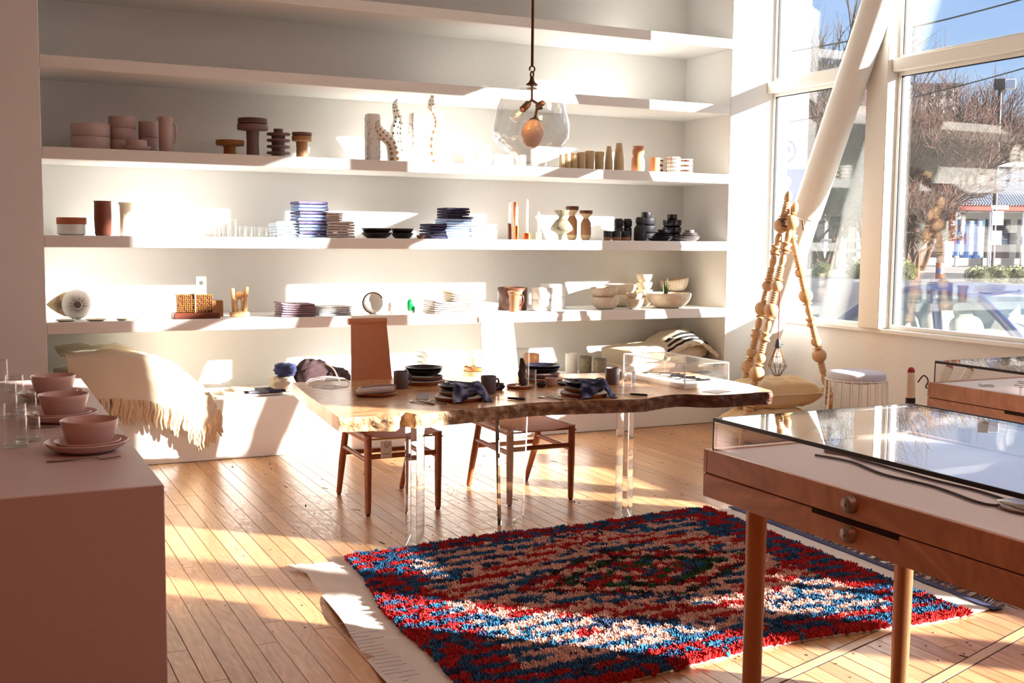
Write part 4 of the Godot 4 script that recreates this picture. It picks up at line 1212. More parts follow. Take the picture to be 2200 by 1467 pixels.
	# spotted tentacles
	var tents := [["curled white tentacle sculpture with tan spots, shortest of three", 3.0, -8.455, [Vector3(0.055, 0, 0), Vector3(0.045, 0.08, 0), Vector3(0.02, 0.15, 0), Vector3(-0.04, 0.20, 0), Vector3(-0.085, 0.25, 0), Vector3(-0.092, 0.29, 0), Vector3(-0.07, 0.315, 0)], [0.060, 0.056, 0.050, 0.043, 0.032, 0.020, 0.005], Color(0.72, 0.55, 0.38)],
		["slim white tentacle sculpture with black spots, middle height", 3.11, -8.57, [Vector3(0.01, 0, 0), Vector3(0.0, 0.12, 0), Vector3(-0.012, 0.25, 0), Vector3(0.008, 0.33, 0), Vector3(-0.012, 0.42, 0), Vector3(-0.018, 0.46, 0), Vector3(0.006, 0.505, 0)], [0.038, 0.042, 0.042, 0.036, 0.025, 0.018, 0.005], Color(0.10, 0.09, 0.08)],
		["tallest white tentacle sculpture with tan spots, right of both slab vases", 3.385, -8.455, [Vector3(0.03, 0, 0), Vector3(0.0, 0.10, 0), Vector3(0.005, 0.20, 0), Vector3(0.035, 0.30, 0), Vector3(0.02, 0.38, 0), Vector3(-0.02, 0.44, 0), Vector3(-0.025, 0.50, 0), Vector3(0.0, 0.545, 0)], [0.060, 0.055, 0.052, 0.050, 0.044, 0.035, 0.022, 0.005], Color(0.70, 0.54, 0.40)]]
	for tn in tents:
		var o := thing("tentacle_sculpture", tn[0], "sculpture", Vector3(tn[1], Y, tn[2]), 0, "spotted tentacle sculptures")
		var pts := curve(tn[3], 6)
		var rad := []
		var rr: Array = tn[4]
		for k in pts.size():
			var f := float(k) / 6.0
			var i0 := mini(int(f), rr.size() - 2)
			rad.append(lerpf(rr[i0], rr[i0 + 1], f - i0))
		node("body", o, mb().tube(pts, rad, 24), "white_ware")
		var k2 := 2
		while k2 < pts.size() - 3:
			var T: Vector3 = (pts[k2 + 1] - pts[k2 - 1]).normalized()
			var r: float = rad[k2]
			for a in [0.15, 1.0, -0.75]:
				var e := (Vector3.BACK * cos(a) + T.cross(Vector3.BACK) * sin(a))
				node("spot", o, mb(lin(tn[5])).lathe(V2([0, 0.004, r * 0.16, 0.0035, r * 0.29, -0.002]), 14, along(pts[k2] + e * (r - 0.001), pts[k2] + e * r * 2)), "painted")
			k2 += 3
	# sunlit white group under the lamp
	solo("white_card_box", "white card box standing behind the white pot, top shelf", "box", mb().box(Vector3(0, 0.10, 0), Vector3(0.11, 0.20, 0.05), 0.003), "paper", Vector3(3.70, Y, -8.70))
	pot("white_pot", "squat white pot in front of the card box, top shelf", "pot", V2([0, 0, 0.06, 0, 0.085, 0.012, 0.094, 0.05, 0.090, 0.10, 0.080, 0.118, 0.075, 0.118, 0.082, 0.095, 0.080, 0.02, 0, 0.014]), "white_ware", 3.82, Y, -8.50)
	solo("white_bird", "small white ceramic bird perched on the squat pot", "figurine", mb().pill(Vector3(0, 0.022, 0), Vector3(0.06, 0.022, 0.024), 0.9, 0.9).tube([Vector3(0.04, 0.03, 0), Vector3(0.07, 0.05, 0), Vector3(0.095, 0.052, 0)], [0.016, 0.014, 0.005], 10).tube([Vector3(-0.04, 0.03, 0), Vector3(-0.10, 0.06, 0)], [0.014, 0.004], 8), "white_ware", Vector3(3.82, Y + 0.118, -8.50))
	for k in 3:
		pot("white_cup", "small white cup under the lamp, %s from the pot" % ["first", "second", "third"][k], "cup", drum(0.042, 0.10), "white_ware", 3.985 + k * 0.10, Y, -8.50 - 0.03 * (k % 2), "white cups under the lamp", 28)
	# sand tumblers rising to the right
	var tm := [[4.575, 0.024, 0.122], [4.632, 0.026, 0.128], [4.692, 0.028, 0.137], [4.760, 0.033, 0.149], [4.845, 0.041, 0.163], [4.942, 0.041, 0.160]]
	for k in 6:
		pot("sand_tumbler", "plain sand-coloured tumbler, %s of the row of six" % ["first and narrowest", "second", "third", "fourth", "fifth", "sixth"][k], "tumbler", drum(tm[k][1], tm[k][2], 0.004), "sand_ware", tm[k][0], Y, -8.50, "sand tumblers", 28)
	for s in [[5.036, 0.036, 0.212, "cream tapering bottle vase right of the tumblers"], [5.138, 0.046, 0.243, "taller sand tapering bottle vase right of the cream one"]]:
		pot("bottle_vase", s[3], "vase", [Vector2(0, 0), Vector2(s[1] * 0.92, 0), Vector2(s[1], 0.01), Vector2(s[1], s[2] * 0.34), Vector2(s[1] * 0.90, s[2] * 0.5), Vector2(s[1] * 0.56, s[2] * 0.98), Vector2(s[1] * 0.54, s[2]), Vector2(s[1] * 0.40, s[2] - 0.004), Vector2(s[1] * 0.7, s[2] * 0.4), Vector2(0, 0.02)], "sand_ware", s[0], Y, -8.50, "bottle vases")
	pot("textured_vase", "tan pebbled vase with wavy outline, top shelf right", "vase", V2([0, 0, 0.052, 0, 0.058, 0.01, 0.060, 0.06, 0.056, 0.11, 0.046, 0.135, 0.054, 0.165, 0.052, 0.19, 0.044, 0.205, 0.050, 0.226, 0.044, 0.226, 0.038, 0.205, 0.044, 0.17, 0, 0.03]), "tan_ware", 5.335, Y, -8.50)
	pot("wavy_cup", "brown cup with a pinched waist, right of the pebbled vase", "cup", V2([0, 0, 0.040, 0, 0.046, 0.012, 0.046, 0.045, 0.040, 0.065, 0.046, 0.085, 0.047, 0.128, 0.042, 0.128, 0.040, 0.02, 0, 0.01]), "tan_ware", 5.485, Y, -8.46)
	# brown and white striped pieces
	var sx := [[5.40, -8.62, 0.042, "behind the brown cup"], [5.60, -8.60, 0.052, "behind the checked tumbler"], [5.84, -8.50, 0.064, "at the right end of the shelf"]]
	for s in sx:
		for k in 3 if s[0] > 5.5 else 2:
			var o := thing("striped_bowl", "brown and white striped bowl, %s, %s" % [["bottom of the stack", "middle of the stack", "top of the stack"][k], s[3]], "bowl", Vector3(s[0], Y + k * 0.0435, s[1]), 0, "striped bowls on the top filled shelf")
			node("body", o, mb().lathe([Vector2(0, 0), Vector2(s[2] * 0.86, 0), Vector2(s[2], 0.016), Vector2(s[2], 0.043), Vector2(s[2] - 0.005, 0.043), Vector2(s[2] - 0.006, 0.016), Vector2(0, 0.006)], 32), "cream_ware")
			node("brown_stripe", o, mb().lathe([Vector2(s[2] - 0.001, 0.019), Vector2(s[2] + 0.0012, 0.020), Vector2(s[2] + 0.0012, 0.034), Vector2(s[2] - 0.001, 0.035)], 32), "brown_ware")
	var ch := thing("checked_tumbler", "white tumbler with rows of dark bars, right of the brown cup", "tumbler", Vector3(5.69, Y, -8.475))
	node("body", ch, mb().lathe(drum(0.063, 0.142), 36), "white_ware")
	var bars := mb()
	for r in 4:
		for k in 20:
			var a := TAU * k / 20.0
			bars.box(Vector3(cos(a) * 0.0632, 0.020 + r * 0.034, sin(a) * 0.0632), Vector3(0.0016, 0.024, 0.007), 0.0004, Basis(Vector3.UP, -a))
	node("dark_bars", ch, bars, "brown_ware")

func towel(nm: String, label: String, mat: String, c: Vector3, w: float, d: float, h: float, sd: int, grp: String, droop := 0.0) -> MeshInstance3D:
	# folded cloth: rounded fold to the front, slightly puffy top, layers at the sides
	var rows := []
	var nz := FastNoiseLite.new(); nz.seed = sd; nz.frequency = 5.0
	var nu := 12
	var prof := []
	for k in 17:
		var a := TAU * k / 16.0
		var yy := signf(sin(a)) * pow(absf(sin(a)), 0.45) * h * 0.5
		prof.append(Vector2(signf(cos(a)) * pow(absf(cos(a)), 0.28) * d * 0.5, yy))
	for i in nu + 1:
		var u := -1.0 + 2.0 * i / nu
		var row := PackedVector3Array()
		var dr := 0.0
		if droop != 0.0: dr = droop * pow(maxf(0.0, -u - 0.2), 2.0)
		for k in 17:
			var p: Vector2 = prof[k]
			var wob := nz.get_noise_2d(u * 3.0, p.x * 8.0) * h * 0.10
			var sc := 1.0 + 0.05 * nz.get_noise_2d(u * 2.0 + 30, 1.0)
			row.append(Vector3(u * w * 0.5, p.y * (1.0 - 0.12 * pow(absf(u), 6.0)) + wob * (1.0 if p.y > 0 else 0.4) + dr, p.x * sc))
		rows.append(row)
	var m := mb()
	var rv := rows.duplicate(); rv.reverse()
	m.surf(rv)
	for e in [0, nu]:
		var cc := Vector3.ZERO
		for k in 16: cc += rows[e][k] / 16.0
		for k in 16:
			if e == 0: m.tri(cc, rows[e][k], rows[e][k + 1])
			else: m.tri(cc, rows[e][k + 1], rows[e][k])
	return solo(nm, label, "towel", m, mat, c, rng.randf_range(-0.03, 0.03), grp)

const ORD := ["lowest", "second", "third", "fourth", "fifth", "sixth", "seventh", "eighth", "ninth", "tenth", "eleventh"]

func pile(n: int, what: String, where: String, mats: Array, x: float, y: float, z: float, w: float, d: float, h: float, grp: String, droop := 0.0) -> float:
	for k in n:
		towel("folded_towel", "%s, %s up, %s" % [what, ORD[k], where], mats[k % mats.size()], Vector3(x + rng.randf_range(-0.006, 0.006), y + h * 0.5, z + rng.randf_range(-0.008, 0.008)), w * rng.randf_range(0.96, 1.0), d, h * 0.98, 100 + int(x * 37) + k, grp, droop if k == n - 1 else droop * 0.4)
		y += h
	return y

func shelf_eye() -> void:
	var Y := S3
	var tb := thing("terracotta_lidded_dish", "white dish topped by a terracotta lid, left end of the towel shelf", "dish", Vector3(0.665, Y, -8.56))
	node("dish", tb, mb().lathe(V2([0, 0, 0.080, 0, 0.098, 0.010, 0.098, 0.078, 0, 0.078]), 40), "white_ware")
	node("lid", tb, mb().lathe(V2([0, 0.078, 0.100, 0.078, 0.101, 0.083, 0.101, 0.122, 0.097, 0.126, 0, 0.126]), 40), "terracotta")
	pot("tall_brown_vase", "tall dark terracotta cylinder vase, left on the towel shelf", "vase", V2([0, 0, 0.050, 0, 0.057, 0.01, 0.060, 0.12, 0.058, 0.24, 0.063, 0.247, 0.056, 0.247, 0.053, 0.22, 0, 0.02]), mt("terra_dark", Color(0.46, 0.22, 0.14), 0.65), 0.875, Y, -8.55)
	pot("tall_cream_vase", "tall cream cylinder vase with flared lip, right of the brown one", "vase", V2([0, 0, 0.044, 0, 0.047, 0.01, 0.044, 0.12, 0.046, 0.22, 0.058, 0.240, 0.053, 0.240, 0.042, 0.215, 0, 0.02]), "cream_ware", 1.035, Y, -8.55)
	var gx := [[1.675, 0.13], [1.735, 0.134], [1.795, 0.132], [1.86, 0.08], [1.915, 0.081], [1.97, 0.08], [2.03, 0.078], [2.085, 0.07]]
	for k in 8:
		pot("glass_cup", "small clear glass cup on the sunlit shelf, %s of eight from the left" % ["first", "second", "third", "fourth", "fifth", "sixth", "seventh", "last"][k], "glass", tumbler_pr(0.024, 0.026, gx[k][1], 0.002, 0.006), "clear_glass", gx[k][0], Y, -8.52 + 0.02 * (k % 2), "glass cups on the towel shelf", 20)
	pile(6, "pale blue folded towel", "in the low pile beside the tall violet pile", ["towel_ice"], 2.20, Y, -8.60, 0.17, 0.26, 0.0205, "pale towels of the low left pile", -0.02)
	pile(14 - 3, "white and violet folded towel", "in the tall left pile", ["towel_blue", "towel_violet", "towel_blue"], 2.395, Y, -8.58, 0.23, 0.27, 0.0252, "towels of the tall left pile")
	var y := pile(6, "tan folded towel", "in the shaded pile right of the tall violet one", ["towel_tan"], 2.60, Y, -8.53, 0.215, 0.24, 0.0215, "tan towels")
	pile(4, "short tan folded towel", "laid on top of the tan pile", ["towel_tan"], 2.555, y, -8.54, 0.135, 0.2, 0.0165, "short tan towels")
	for s in [[2.905, 0.122, 0.043, "left pair"], [3.12, 0.092, 0.043, "right pair"]]:
		for k in 2:
			pot("black_bowl", "glossy black shallow bowl, %s of the %s between towel piles" % [["lower", "upper"][k], s[3]], "bowl", V2([0, 0, s[1] * 0.6, 0, s[1] * 0.85, 0.018, s[1], s[2], s[1] - 0.005, s[2] + 0.003, s[1] * 0.8, 0.022, s[1] * 0.55, 0.008, 0, 0.008]), "black_ware", s[0], Y + k * 0.034, -8.47, "black bowls between the towel piles", 36)
	pot("tiny_dish", "tiny grey dish right of the black bowls", "dish", V2([0, 0, 0.022, 0, 0.035, 0.022, 0.037, 0.027, 0.033, 0.027, 0.02, 0.007, 0, 0.007]), "brown_mid", 3.262, Y, -8.43)
	pile(5, "navy folded towel", "in the short dark pile, middle of the shelf", ["towel_navy"], 3.415, Y, -8.56, 0.135, 0.25, 0.0245, "navy towels")
	y = pile(8, "sky blue folded towel", "in the blue pile, middle of the shelf", ["towel_sky", "towel_sky", "towel_ice"], 3.595, Y, -8.56, 0.215, 0.26, 0.0205, "sky blue towels")
	pile(4, "dark navy folded towel", "laid on top of the blue pile", ["towel_navy"], 3.60, y, -8.56, 0.20, 0.23, 0.0225, "dark towels atop the blue pile")
	y = pile(6, "white folded towel", "in the white pile right of the blue one", ["towel_white"], 3.825, Y, -8.56, 0.23, 0.25, 0.021, "white towels")
	pile(3, "small white folded towel", "laid on top of the white pile", ["towel_white"], 3.79, y, -8.56, 0.14, 0.22, 0.02, "small white towels")
	# candlesticks
	var cs := [["dark_candlestick", "short dark tube candlestick with a tall white candle", 4.085, -8.50, 0.018, 0.134, "brown_ware", 0.20], ["copper_candlestick", "short copper tube candlestick with a white candle", 4.122, -8.44, 0.020, 0.115, "copper", 0.17], ["tall_copper_candlestick", "tall thin copper tube candlestick behind the white candles", 4.168, -8.56, 0.017, 0.315, "copper", 0.0], ["copper_candle_block", "low copper block holding a white candle", 4.225, -8.45, 0.036, 0.055, "copper", 0.28], ["low_white_candlestick", "low pale candle cup with a short candle", 4.34, -8.46, 0.024, 0.065, "cream_ware", 0.17]]
	for s in cs:
		var o := thing(s[0], s[1], "candlestick", Vector3(s[2], Y, s[3]))
		node("holder", o, mb().lathe(V2([0, 0, s[4], 0, s[4], s[5], s[4] - 0.004, s[5], s[4] - 0.005, s[5] - 0.01, 0, s[5] - 0.01]), 22), s[6])
		if s[7] > 0:
			node("candle", o, mb().lathe(V2([0, s[5] - 0.01, 0.011, s[5] - 0.01, 0.010, s[5] + s[7] * 0.93, 0.004, s[5] + s[7], 0, s[5] + s[7]]), 14), "candle")
			node("wick", o, mb().tube([Vector3(0, s[5] + s[7], 0), Vector3(0.001, s[5] + s[7] + 0.008, 0)], 0.001, 5), "candle")
	# waisted vases
	pot("bulb_vase", "pale glazed vase with wide belly and narrow neck", "vase", V2([0, 0, 0.030, 0, 0.029, 0.035, 0.045, 0.055, 0.092, 0.082, 0.096, 0.090, 0.090, 0.115, 0.055, 0.165, 0.026, 0.185, 0.026, 0.20, 0.060, 0.235, 0.066, 0.252, 0.061, 0.254, 0.02, 0.205, 0, 0.15]), "glaze_grey", 4.565, Y, -8.47, "", 40)
	for s in [[4.72, -8.57, 0.292, "taller brown waisted vase with dark lip, right of the bulb vase"], [4.818, -8.50, 0.257, "shorter brown waisted vase with dark lip, right of the taller one"]]:
		var o := thing("waisted_vase", s[3], "vase", Vector3(s[0], Y, s[1]), 0, "brown waisted vases")
		var h: float = s[2]
		node("foot", o, mb().lathe(V2([0, 0, 0.028, 0, 0.042, 0.02, 0.044, 0.04, 0.045, 0.045]), 32), "sand_ware")
		node("body", o, mb().lathe([Vector2(0.045, 0.045), Vector2(0.046, 0.06), Vector2(0.045, h * 0.58), Vector2(0.026, h * 0.71)], 32, Transform3D.IDENTITY, 0.8), "brown_mid")
		node("neck", o, mb().lathe([Vector2(0.026, h * 0.71), Vector2(0.023, h * 0.76), Vector2(0.05, h * 0.87), Vector2(0.054, h * 0.89)], 32), "sand_ware")
		node("dark_lip", o, mb().lathe([Vector2(0.054, h * 0.89), Vector2(0.056, h * 0.91), Vector2(0.056, h), Vector2(0.051, h), Vector2(0.05, h * 0.90), Vector2(0, h * 0.88)], 32), "brown_ware")
	# dark cups with clay feet
	var cup := func(lb: String, x: float, y2: float, z: float, r: float, h: float) -> void:
		var o := thing("dark_cup", lb, "cup", Vector3(x, y2, z), 0, "dark cups with clay feet")
		node("clay_foot", o, mb().lathe([Vector2(0, 0), Vector2(r * 0.86, 0), Vector2(r * 0.97, h * 0.14), Vector2(r, h * 0.36)], 28), "brown_mid")
		node("black_glaze", o, mb().lathe([Vector2(r, h * 0.36), Vector2(r * 1.01, h * 0.4), Vector2(r, h * 0.97), Vector2(r - 0.003, h), Vector2(r - 0.006, h * 0.97), Vector2(r - 0.008, h * 0.2), Vector2(0, h * 0.16)], 28), "black_matte")
	cup.call("black cup with clay foot, left one of the front three", 4.995, Y, -8.43, 0.037, 0.083)
	cup.call("black cup with clay foot, middle one of the front three", 5.078, Y, -8.43, 0.039, 0.083)
	cup.call("black cup with clay foot, right one of the front three", 5.174, Y, -8.43, 0.045, 0.084)
	for k in 2:
		cup.call("black cup at the back, under the %s small black jug" % ["left", "right"][k], 5.17 + k * 0.09, Y, -8.535, 0.039, 0.115)
	for s in [[5.17, "left"], [5.26, "right"]]:
		pot("small_black_jug", "small round black jug standing on a cup, %s of two" % s[1], "jug", V2([0, 0, 0.03, 0, 0.041, 0.018, 0.041, 0.055, 0.032, 0.075, 0.028, 0.078, 0.024, 0.074, 0, 0.06]), "black_matte", s[0], Y + 0.115, -8.535, "small black jugs", 28)
	pot("black_jar", "tall black jar with clay shoulder, right of the cups", "jar", V2([0, 0, 0.050, 0, 0.055, 0.012, 0.055, 0.105, 0.042, 0.130, 0.034, 0.136, 0.034, 0.144, 0, 0.144]), "black_matte", 5.34, Y, -8.45)
	pot("black_jug", "small black jug balanced on the tall black jar", "jug", V2([0, 0, 0.030, 0, 0.042, 0.016, 0.042, 0.045, 0.034, 0.060, 0.030, 0.064, 0, 0.062]), "black_matte", 5.34, Y + 0.144, -8.45)
	# stacked dark tableware at the right end
	for k in 3:
		pot("dark_bowl", "dark bowl, %s of the tall left stack at the right end" % ["lowest", "middle", "topmost"][k], "bowl", V2([0, 0, 0.075, 0, 0.095 - k * 0.003, 0.02, 0.098 - k * 0.004, 0.066, 0.092 - k * 0.004, 0.069, 0.085, 0.02, 0, 0.009]), "black_matte", 5.575, Y + k * 0.069, -8.73, "dark stack on the right", 36)
	pot("dark_cup", "small dark cup crowning the tall dark bowl stack", "cup", V2([0, 0, 0.04, 0, 0.046, 0.01, 0.046, 0.052, 0.041, 0.054, 0.038, 0.012, 0, 0.01]), "black_matte", 5.58, Y + 0.207, -8.73)
	for k in 3:
		pot("dark_bowl", "dark bowl, %s of the rear stack in the right corner" % ["lowest", "middle", "topmost"][k], "bowl", V2([0, 0, 0.07, 0, 0.085, 0.02, 0.088, 0.062, 0.082, 0.065, 0.075, 0.02, 0, 0.009]), "black_ware", 5.91, Y + k * 0.065, -8.80, "rear dark stack", 36)
	pot("dark_cup", "small dark cup crowning the rear corner stack", "cup", V2([0, 0, 0.04, 0, 0.045, 0.01, 0.045, 0.050, 0.04, 0.052, 0.037, 0.012, 0, 0.01]), "black_ware", 5.91, Y + 0.195, -8.80)
	for s in [[5.555, -8.43, "left"], [5.87, -8.46, "right"]]:
		for k in 4:
			var r: float = [0.115, 0.098, 0.082, 0.068][k]
			pot("dark_plate", "dark plate, %s in the %s tiered pile at the shelf front" % [["largest, lowest", "second", "third", "smallest"][k], s[2]], "plate", V2([0, 0, r * 0.7, 0, r * 0.75, 0.006, r, 0.024, r - 0.002, 0.027, r * 0.7, 0.012, 0, 0.010]), "black_matte" if s[0] < 5.7 else "grey_ware", s[0], Y + k * 0.0165, s[1] + (-0.04 if k == 0 else 0.0), "dark tiered plates", 36)
		pot("dark_cup", "small dark cup on the %s tiered plate pile" % s[2], "cup", V2([0, 0, 0.035, 0, 0.043, 0.01, 0.043, 0.040, 0.039, 0.042, 0, 0.012]), "black_matte" if s[0] < 5.7 else "grey_ware", s[0], Y + 0.0605, s[1])

func striped(n: int, where: String, x: float, y: float, z: float, w: float, d: float, h: float, mat: String, droop: float, grp: String) -> float:
	for k in n:
		var o := towel("striped_towel", "striped folded kitchen towel, %s up, %s" % [ORD[k], where], mat, Vector3(x + rng.randf_range(-0.006, 0.006), y + h * 0.5, z), w, d, h * 0.97, 300 + int(x * 51) + k, grp, droop * (k + 1.0) / n)
		var st := mb()
		for s in 3:
			st.box(Vector3(0, h * (-0.16 + 0.16 * s), d * 0.5 - 0.0045 + 0.0035 * (1 - absf(s - 1.0))), Vector3(w * 0.9, h * 0.055, 0.004), 0.0003)
		node("stripe", o, st, "stripe_grey")
		y += h
	return y

func shelf_low() -> void:
	var Y := S4
	# eye-shaped ceramic with lashes painted round a white ball
	var e := thing("eye_sculpture", "large eye-shaped ceramic sculpture with painted lashes and grey pupil, lowest shelf", "sculpture", Vector3(0.655, Y, -8.62))
	node("almond", e, mb().lathe(V2([0, -0.165, 0.030, -0.135, 0.062, -0.09, 0.086, -0.045, 0.095, 0, 0.086, 0.045, 0.062, 0.09, 0.030, 0.135, 0, 0.165]), 40, Transform3D(Basis(Vector3(0, 1, 0), Vector3(-1, 0, 0), Vector3(0, 0, 0.55)), Vector3(-0.005, 0.108, -0.01))), "sand_ware")
	node("eyeball", e, mb().pill(Vector3(0.035, 0.108, 0.008), Vector3(0.106, 0.108, 0.092), 1.0, 1.0, Basis.IDENTITY, 40, 24), "white_ware")
	var pd := Vector3(-0.02, 0.02, 0.99).normalized()
	node("pupil", e, mb().lathe(V2([0, 0.001, 0.024, 0.0, 0.027, -0.006, 0.02, -0.008]), 24, along(Vector3(0.033, 0.110, 0.1005), Vector3(0.033, 0.110, 0.2))), "grey_ware")
	var la := mb()
	for k in 30:
		var a := TAU * k / 30.0 + rng.randf_range(-0.06, 0.06)
		var p := []
		for s in 4:
			var r := 0.033 + s * rng.randf_range(0.010, 0.014)
			var q := Vector3(cos(a) * r, sin(a) * r, 0)
			q.z = 0.092 * sqrt(maxf(0.0, 1 - pow(r / 0.107, 2.0)))
			p.append(Vector3(0.035, 0.108, 0.0085) + q)
		la.tube(p, [0.0022, 0.0018, 0.0013, 0.0006], 5)
	for k in 16:
		var y := -0.07 + 0.14 * k / 15.0
		var x0 := -0.075 - 0.02 * (1 - absf(y) / 0.07)
		la.tube([Vector3(-0.045 - 0.03 * (1 - absf(y) / 0.07), 0.108 + y, 0.036 - absf(y) * 0.3), Vector3(x0 - 0.025, 0.108 + y * 0.72, 0.027 - absf(y) * 0.2)], [0.0025, 0.0008], 5)
	node("lashes", e, la, "grey_ware")
	for k in 5:
		var r: float = [0.07, 0.075, 0.05, 0.045, 0.04][k]
		pot("shallow_dish", "thin pale shallow dish lying in the sun by the eye, %s from the left" % ["first", "second", "third", "fourth", "fifth"][k], "dish", V2([0, 0, r * 0.6, 0, r, 0.012, r - 0.002, 0.015, r * 0.6, 0.004, 0, 0.004]), "cream_ware", [0.60, 0.80, 0.98, 1.10, 1.20][k], Y, -8.42, "shallow dishes by the eye sculpture", 28)
	# beaded block on a wooden tray with a punched card
	solo("wooden_tray", "dark wooden tray under the leopard-patterned beaded block", "tray", mb().bx(-0.165, 0.165, 0, 0.044, -0.075, 0.075, 0.005), mt("tray_wood", Color(0.42, 0.19, 0.11), 0.45), Vector3(1.50, Y, -8.47))
	var bb := thing("beaded_block", "gold and black beaded block standing on the wooden tray", "ornament", Vector3(1.49, Y + 0.044, -8.475))
	node("core", bb, mb().bx(-0.130, 0.130, 0.0, 0.128, -0.036, 0.036, 0.004), "brown_ware")
	node("divider", bb, mb().bx(-0.004, 0.006, 0.0, 0.145, -0.048, 0.048, 0.001), "pale_wood")
	var gold := mt("gold_bead", Color(0.66, 0.45, 0.18), 0.35, 0.6)
	var bd := mb()
	for r in 9:
		for c in 19:
			if rng.randf() < 0.22 or c == 9: continue
			bd.pill(Vector3(-0.124 + c * 0.0138, 0.008 + r * 0.0143, 0.037), Vector3(0.0062, 0.0062, 0.006), 1, 1, Basis.IDENTITY, 7, 5)
	for c in 19:
		for r in 5:
			if rng.randf() < 0.25: continue
			bd.pill(Vector3(-0.124 + c * 0.0138, 0.129, -0.028 + r * 0.014), Vector3(0.0062, 0.005, 0.006), 1, 1, Basis.IDENTITY, 7, 5)
	node("beads", bb, bd, gold).set_meta("kind", "stuff")
	# card with a round hole
	var cd := mb()
	for s in 24:
		var a0 := TAU * s / 24.0; var a1 := TAU * (s + 1) / 24.0
		var f := func(a: float) -> Vector2:
			var m := maxf(absf(cos(a)), absf(sin(a)))
			return Vector2(cos(a) / m * 0.036, 0.0675 + sin(a) / m * 0.0675)
		var i := func(a: float) -> Vector2: return Vector2(cos(a) * 0.017, 0.088 + sin(a) * 0.017)
		var A: Vector2 = f.call(a0); var B: Vector2 = f.call(a1); var C: Vector2 = i.call(a1); var D: Vector2 = i.call(a0)
		cd.quad(Vector3(D.x, D.y, 0.001), Vector3(A.x, A.y, 0.001), Vector3(B.x, B.y, 0.001), Vector3(C.x, C.y, 0.001))
		cd.quad(Vector3(A.x, A.y, -0.001), Vector3(D.x, D.y, -0.001), Vector3(C.x, C.y, -0.001), Vector3(B.x, B.y, -0.001))
		cd.quad(Vector3(D.x, D.y, -0.001), Vector3(D.x, D.y, 0.001), Vector3(C.x, C.y, 0.001), Vector3(C.x, C.y, -0.001))
		cd.quad(Vector3(A.x, A.y, 0.001), Vector3(A.x, A.y, -0.001), Vector3(B.x, B.y, -0.001), Vector3(B.x, B.y, 0.001))
	solo("punched_card", "cream card with a round hole standing on the beaded block", "card", cd, "cream_ware", Vector3(1.545, Y + 0.172, -8.475))
	solo("small_brown_box", "small brown box behind the right end of the wooden tray", "box", mb().bx(-0.05, 0.05, 0, 0.122, -0.04, 0.04, 0.003), "kraft", Vector3(1.675, Y, -8.62))
	# forked wooden sculpture holding a disc
	var ws := thing("wooden_sculpture", "pale wooden sculpture of two prongs holding a disc and an oval", "sculpture", Vector3(1.83, Y, -8.50))
	node("base", ws, mb().pill(Vector3(0, 0.022, 0), Vector3(0.075, 0.022, 0.04), 0.5, 0.6), "pale_wood")
	for s in [-1.0, 1.0]:
		node("prong", ws, mb().tube([Vector3(s * 0.036, 0.035, 0), Vector3(s * 0.045, 0.12, 0), Vector3(s * 0.054, 0.226 if s > 0 else 0.216, 0)], [0.020, 0.017, 0.017], 14), "pale_wood")
	node("disc", ws, mb().lathe(V2([0, -0.01, 0.030, -0.01, 0.032, 0, 0.030, 0.01, 0, 0.01]), 28, Transform3D(Basis(Vector3.RIGHT, PI / 2), Vector3(0, 0.165, 0))), "oak")
	var ov := []
	for k in 25: ov.append(Vector3(cos(TAU * k / 24.0) * 0.020, 0.095 + sin(TAU * k / 24.0) * 0.052, 0))
	node("oval_ring", ws, mb().tube(ov, 0.008, 8, false), "pale_wood")
	striped(6, "in the left pile on the lowest shelf", 2.25, Y, -8.48, 0.26, 0.24, 0.0165, "towel_mauve", 0.02, "striped towels, left pile")
	striped(5, "in the sunlit flat pile right of the mauve towels", 2.555, Y, -8.55, 0.26, 0.24, 0.0145, "towel_white", 0.0, "striped towels, sunlit pile")
	var y := striped(6, "in the wide pile left of the brown pot", 3.52, Y, -8.47, 0.34, 0.26, 0.0155, "towel_tan", 0.025, "striped towels, wide pile")
	striped(4, "laid across the wide pile", 3.64, y, -8.50, 0.22, 0.22, 0.0165, "linen", 0.03, "striped towels atop the wide pile")
	striped(5, "in the pile touching the brown pot", 3.83, Y, -8.50, 0.20, 0.24, 0.0158, "towel_white", 0.0, "striped towels by the brown pot")
	# spotted half-shell dish and two trinkets
	var sd := thing("spotted_dish", "upright brown-rimmed dish with white speckled face", "dish", Vector3(2.905, Y, -8.55), -0.5)
	var xf := Transform3D(Basis(Vector3.RIGHT, PI / 2 - 0.2), Vector3(0, 0.086, 0))
	node("bowl", sd, mb().lathe(V2([0, -0.03, 0.05, -0.022, 0.075, -0.005, 0.084, 0.012, 0.080, 0.013, 0.068, 0.0, 0.045, -0.014, 0, -0.02]), 36, xf), "white_ware")
	var rim := []
	for k in 20: rim.append(xf * Vector3(cos(PI * 0.55 + PI * 1.3 * k / 19.0) * 0.083, 0.011, sin(PI * 0.55 + PI * 1.3 * k / 19.0) * 0.083))
	node("brown_rim", sd, mb().tube(rim, 0.006, 8), "brown_ware")
	node("stand", sd, mb().bx(-0.03, 0.03, 0, 0.012, -0.035, 0.02, 0.003), "white_ware")
	solo("peach_trinket", "small peach and white trinket between the spotted dish and green figure", "ornament", mb().pill(Vector3(0, 0.05, 0), Vector3(0.040, 0.05, 0.03), 0.8, 0.8, Basis.IDENTITY, 20, 12, 0.35, 9), mt("peach", Color(0.93, 0.82, 0.74), 0.5), Vector3(3.055, Y, -8.5))
	var gf := thing("green_figurine", "small green gem-like figurine right of the peach trinket", "figurine", Vector3(3.20, Y, -8.50))
	mt("jade", Color(0.05, 0.50, 0.24), 0.15)
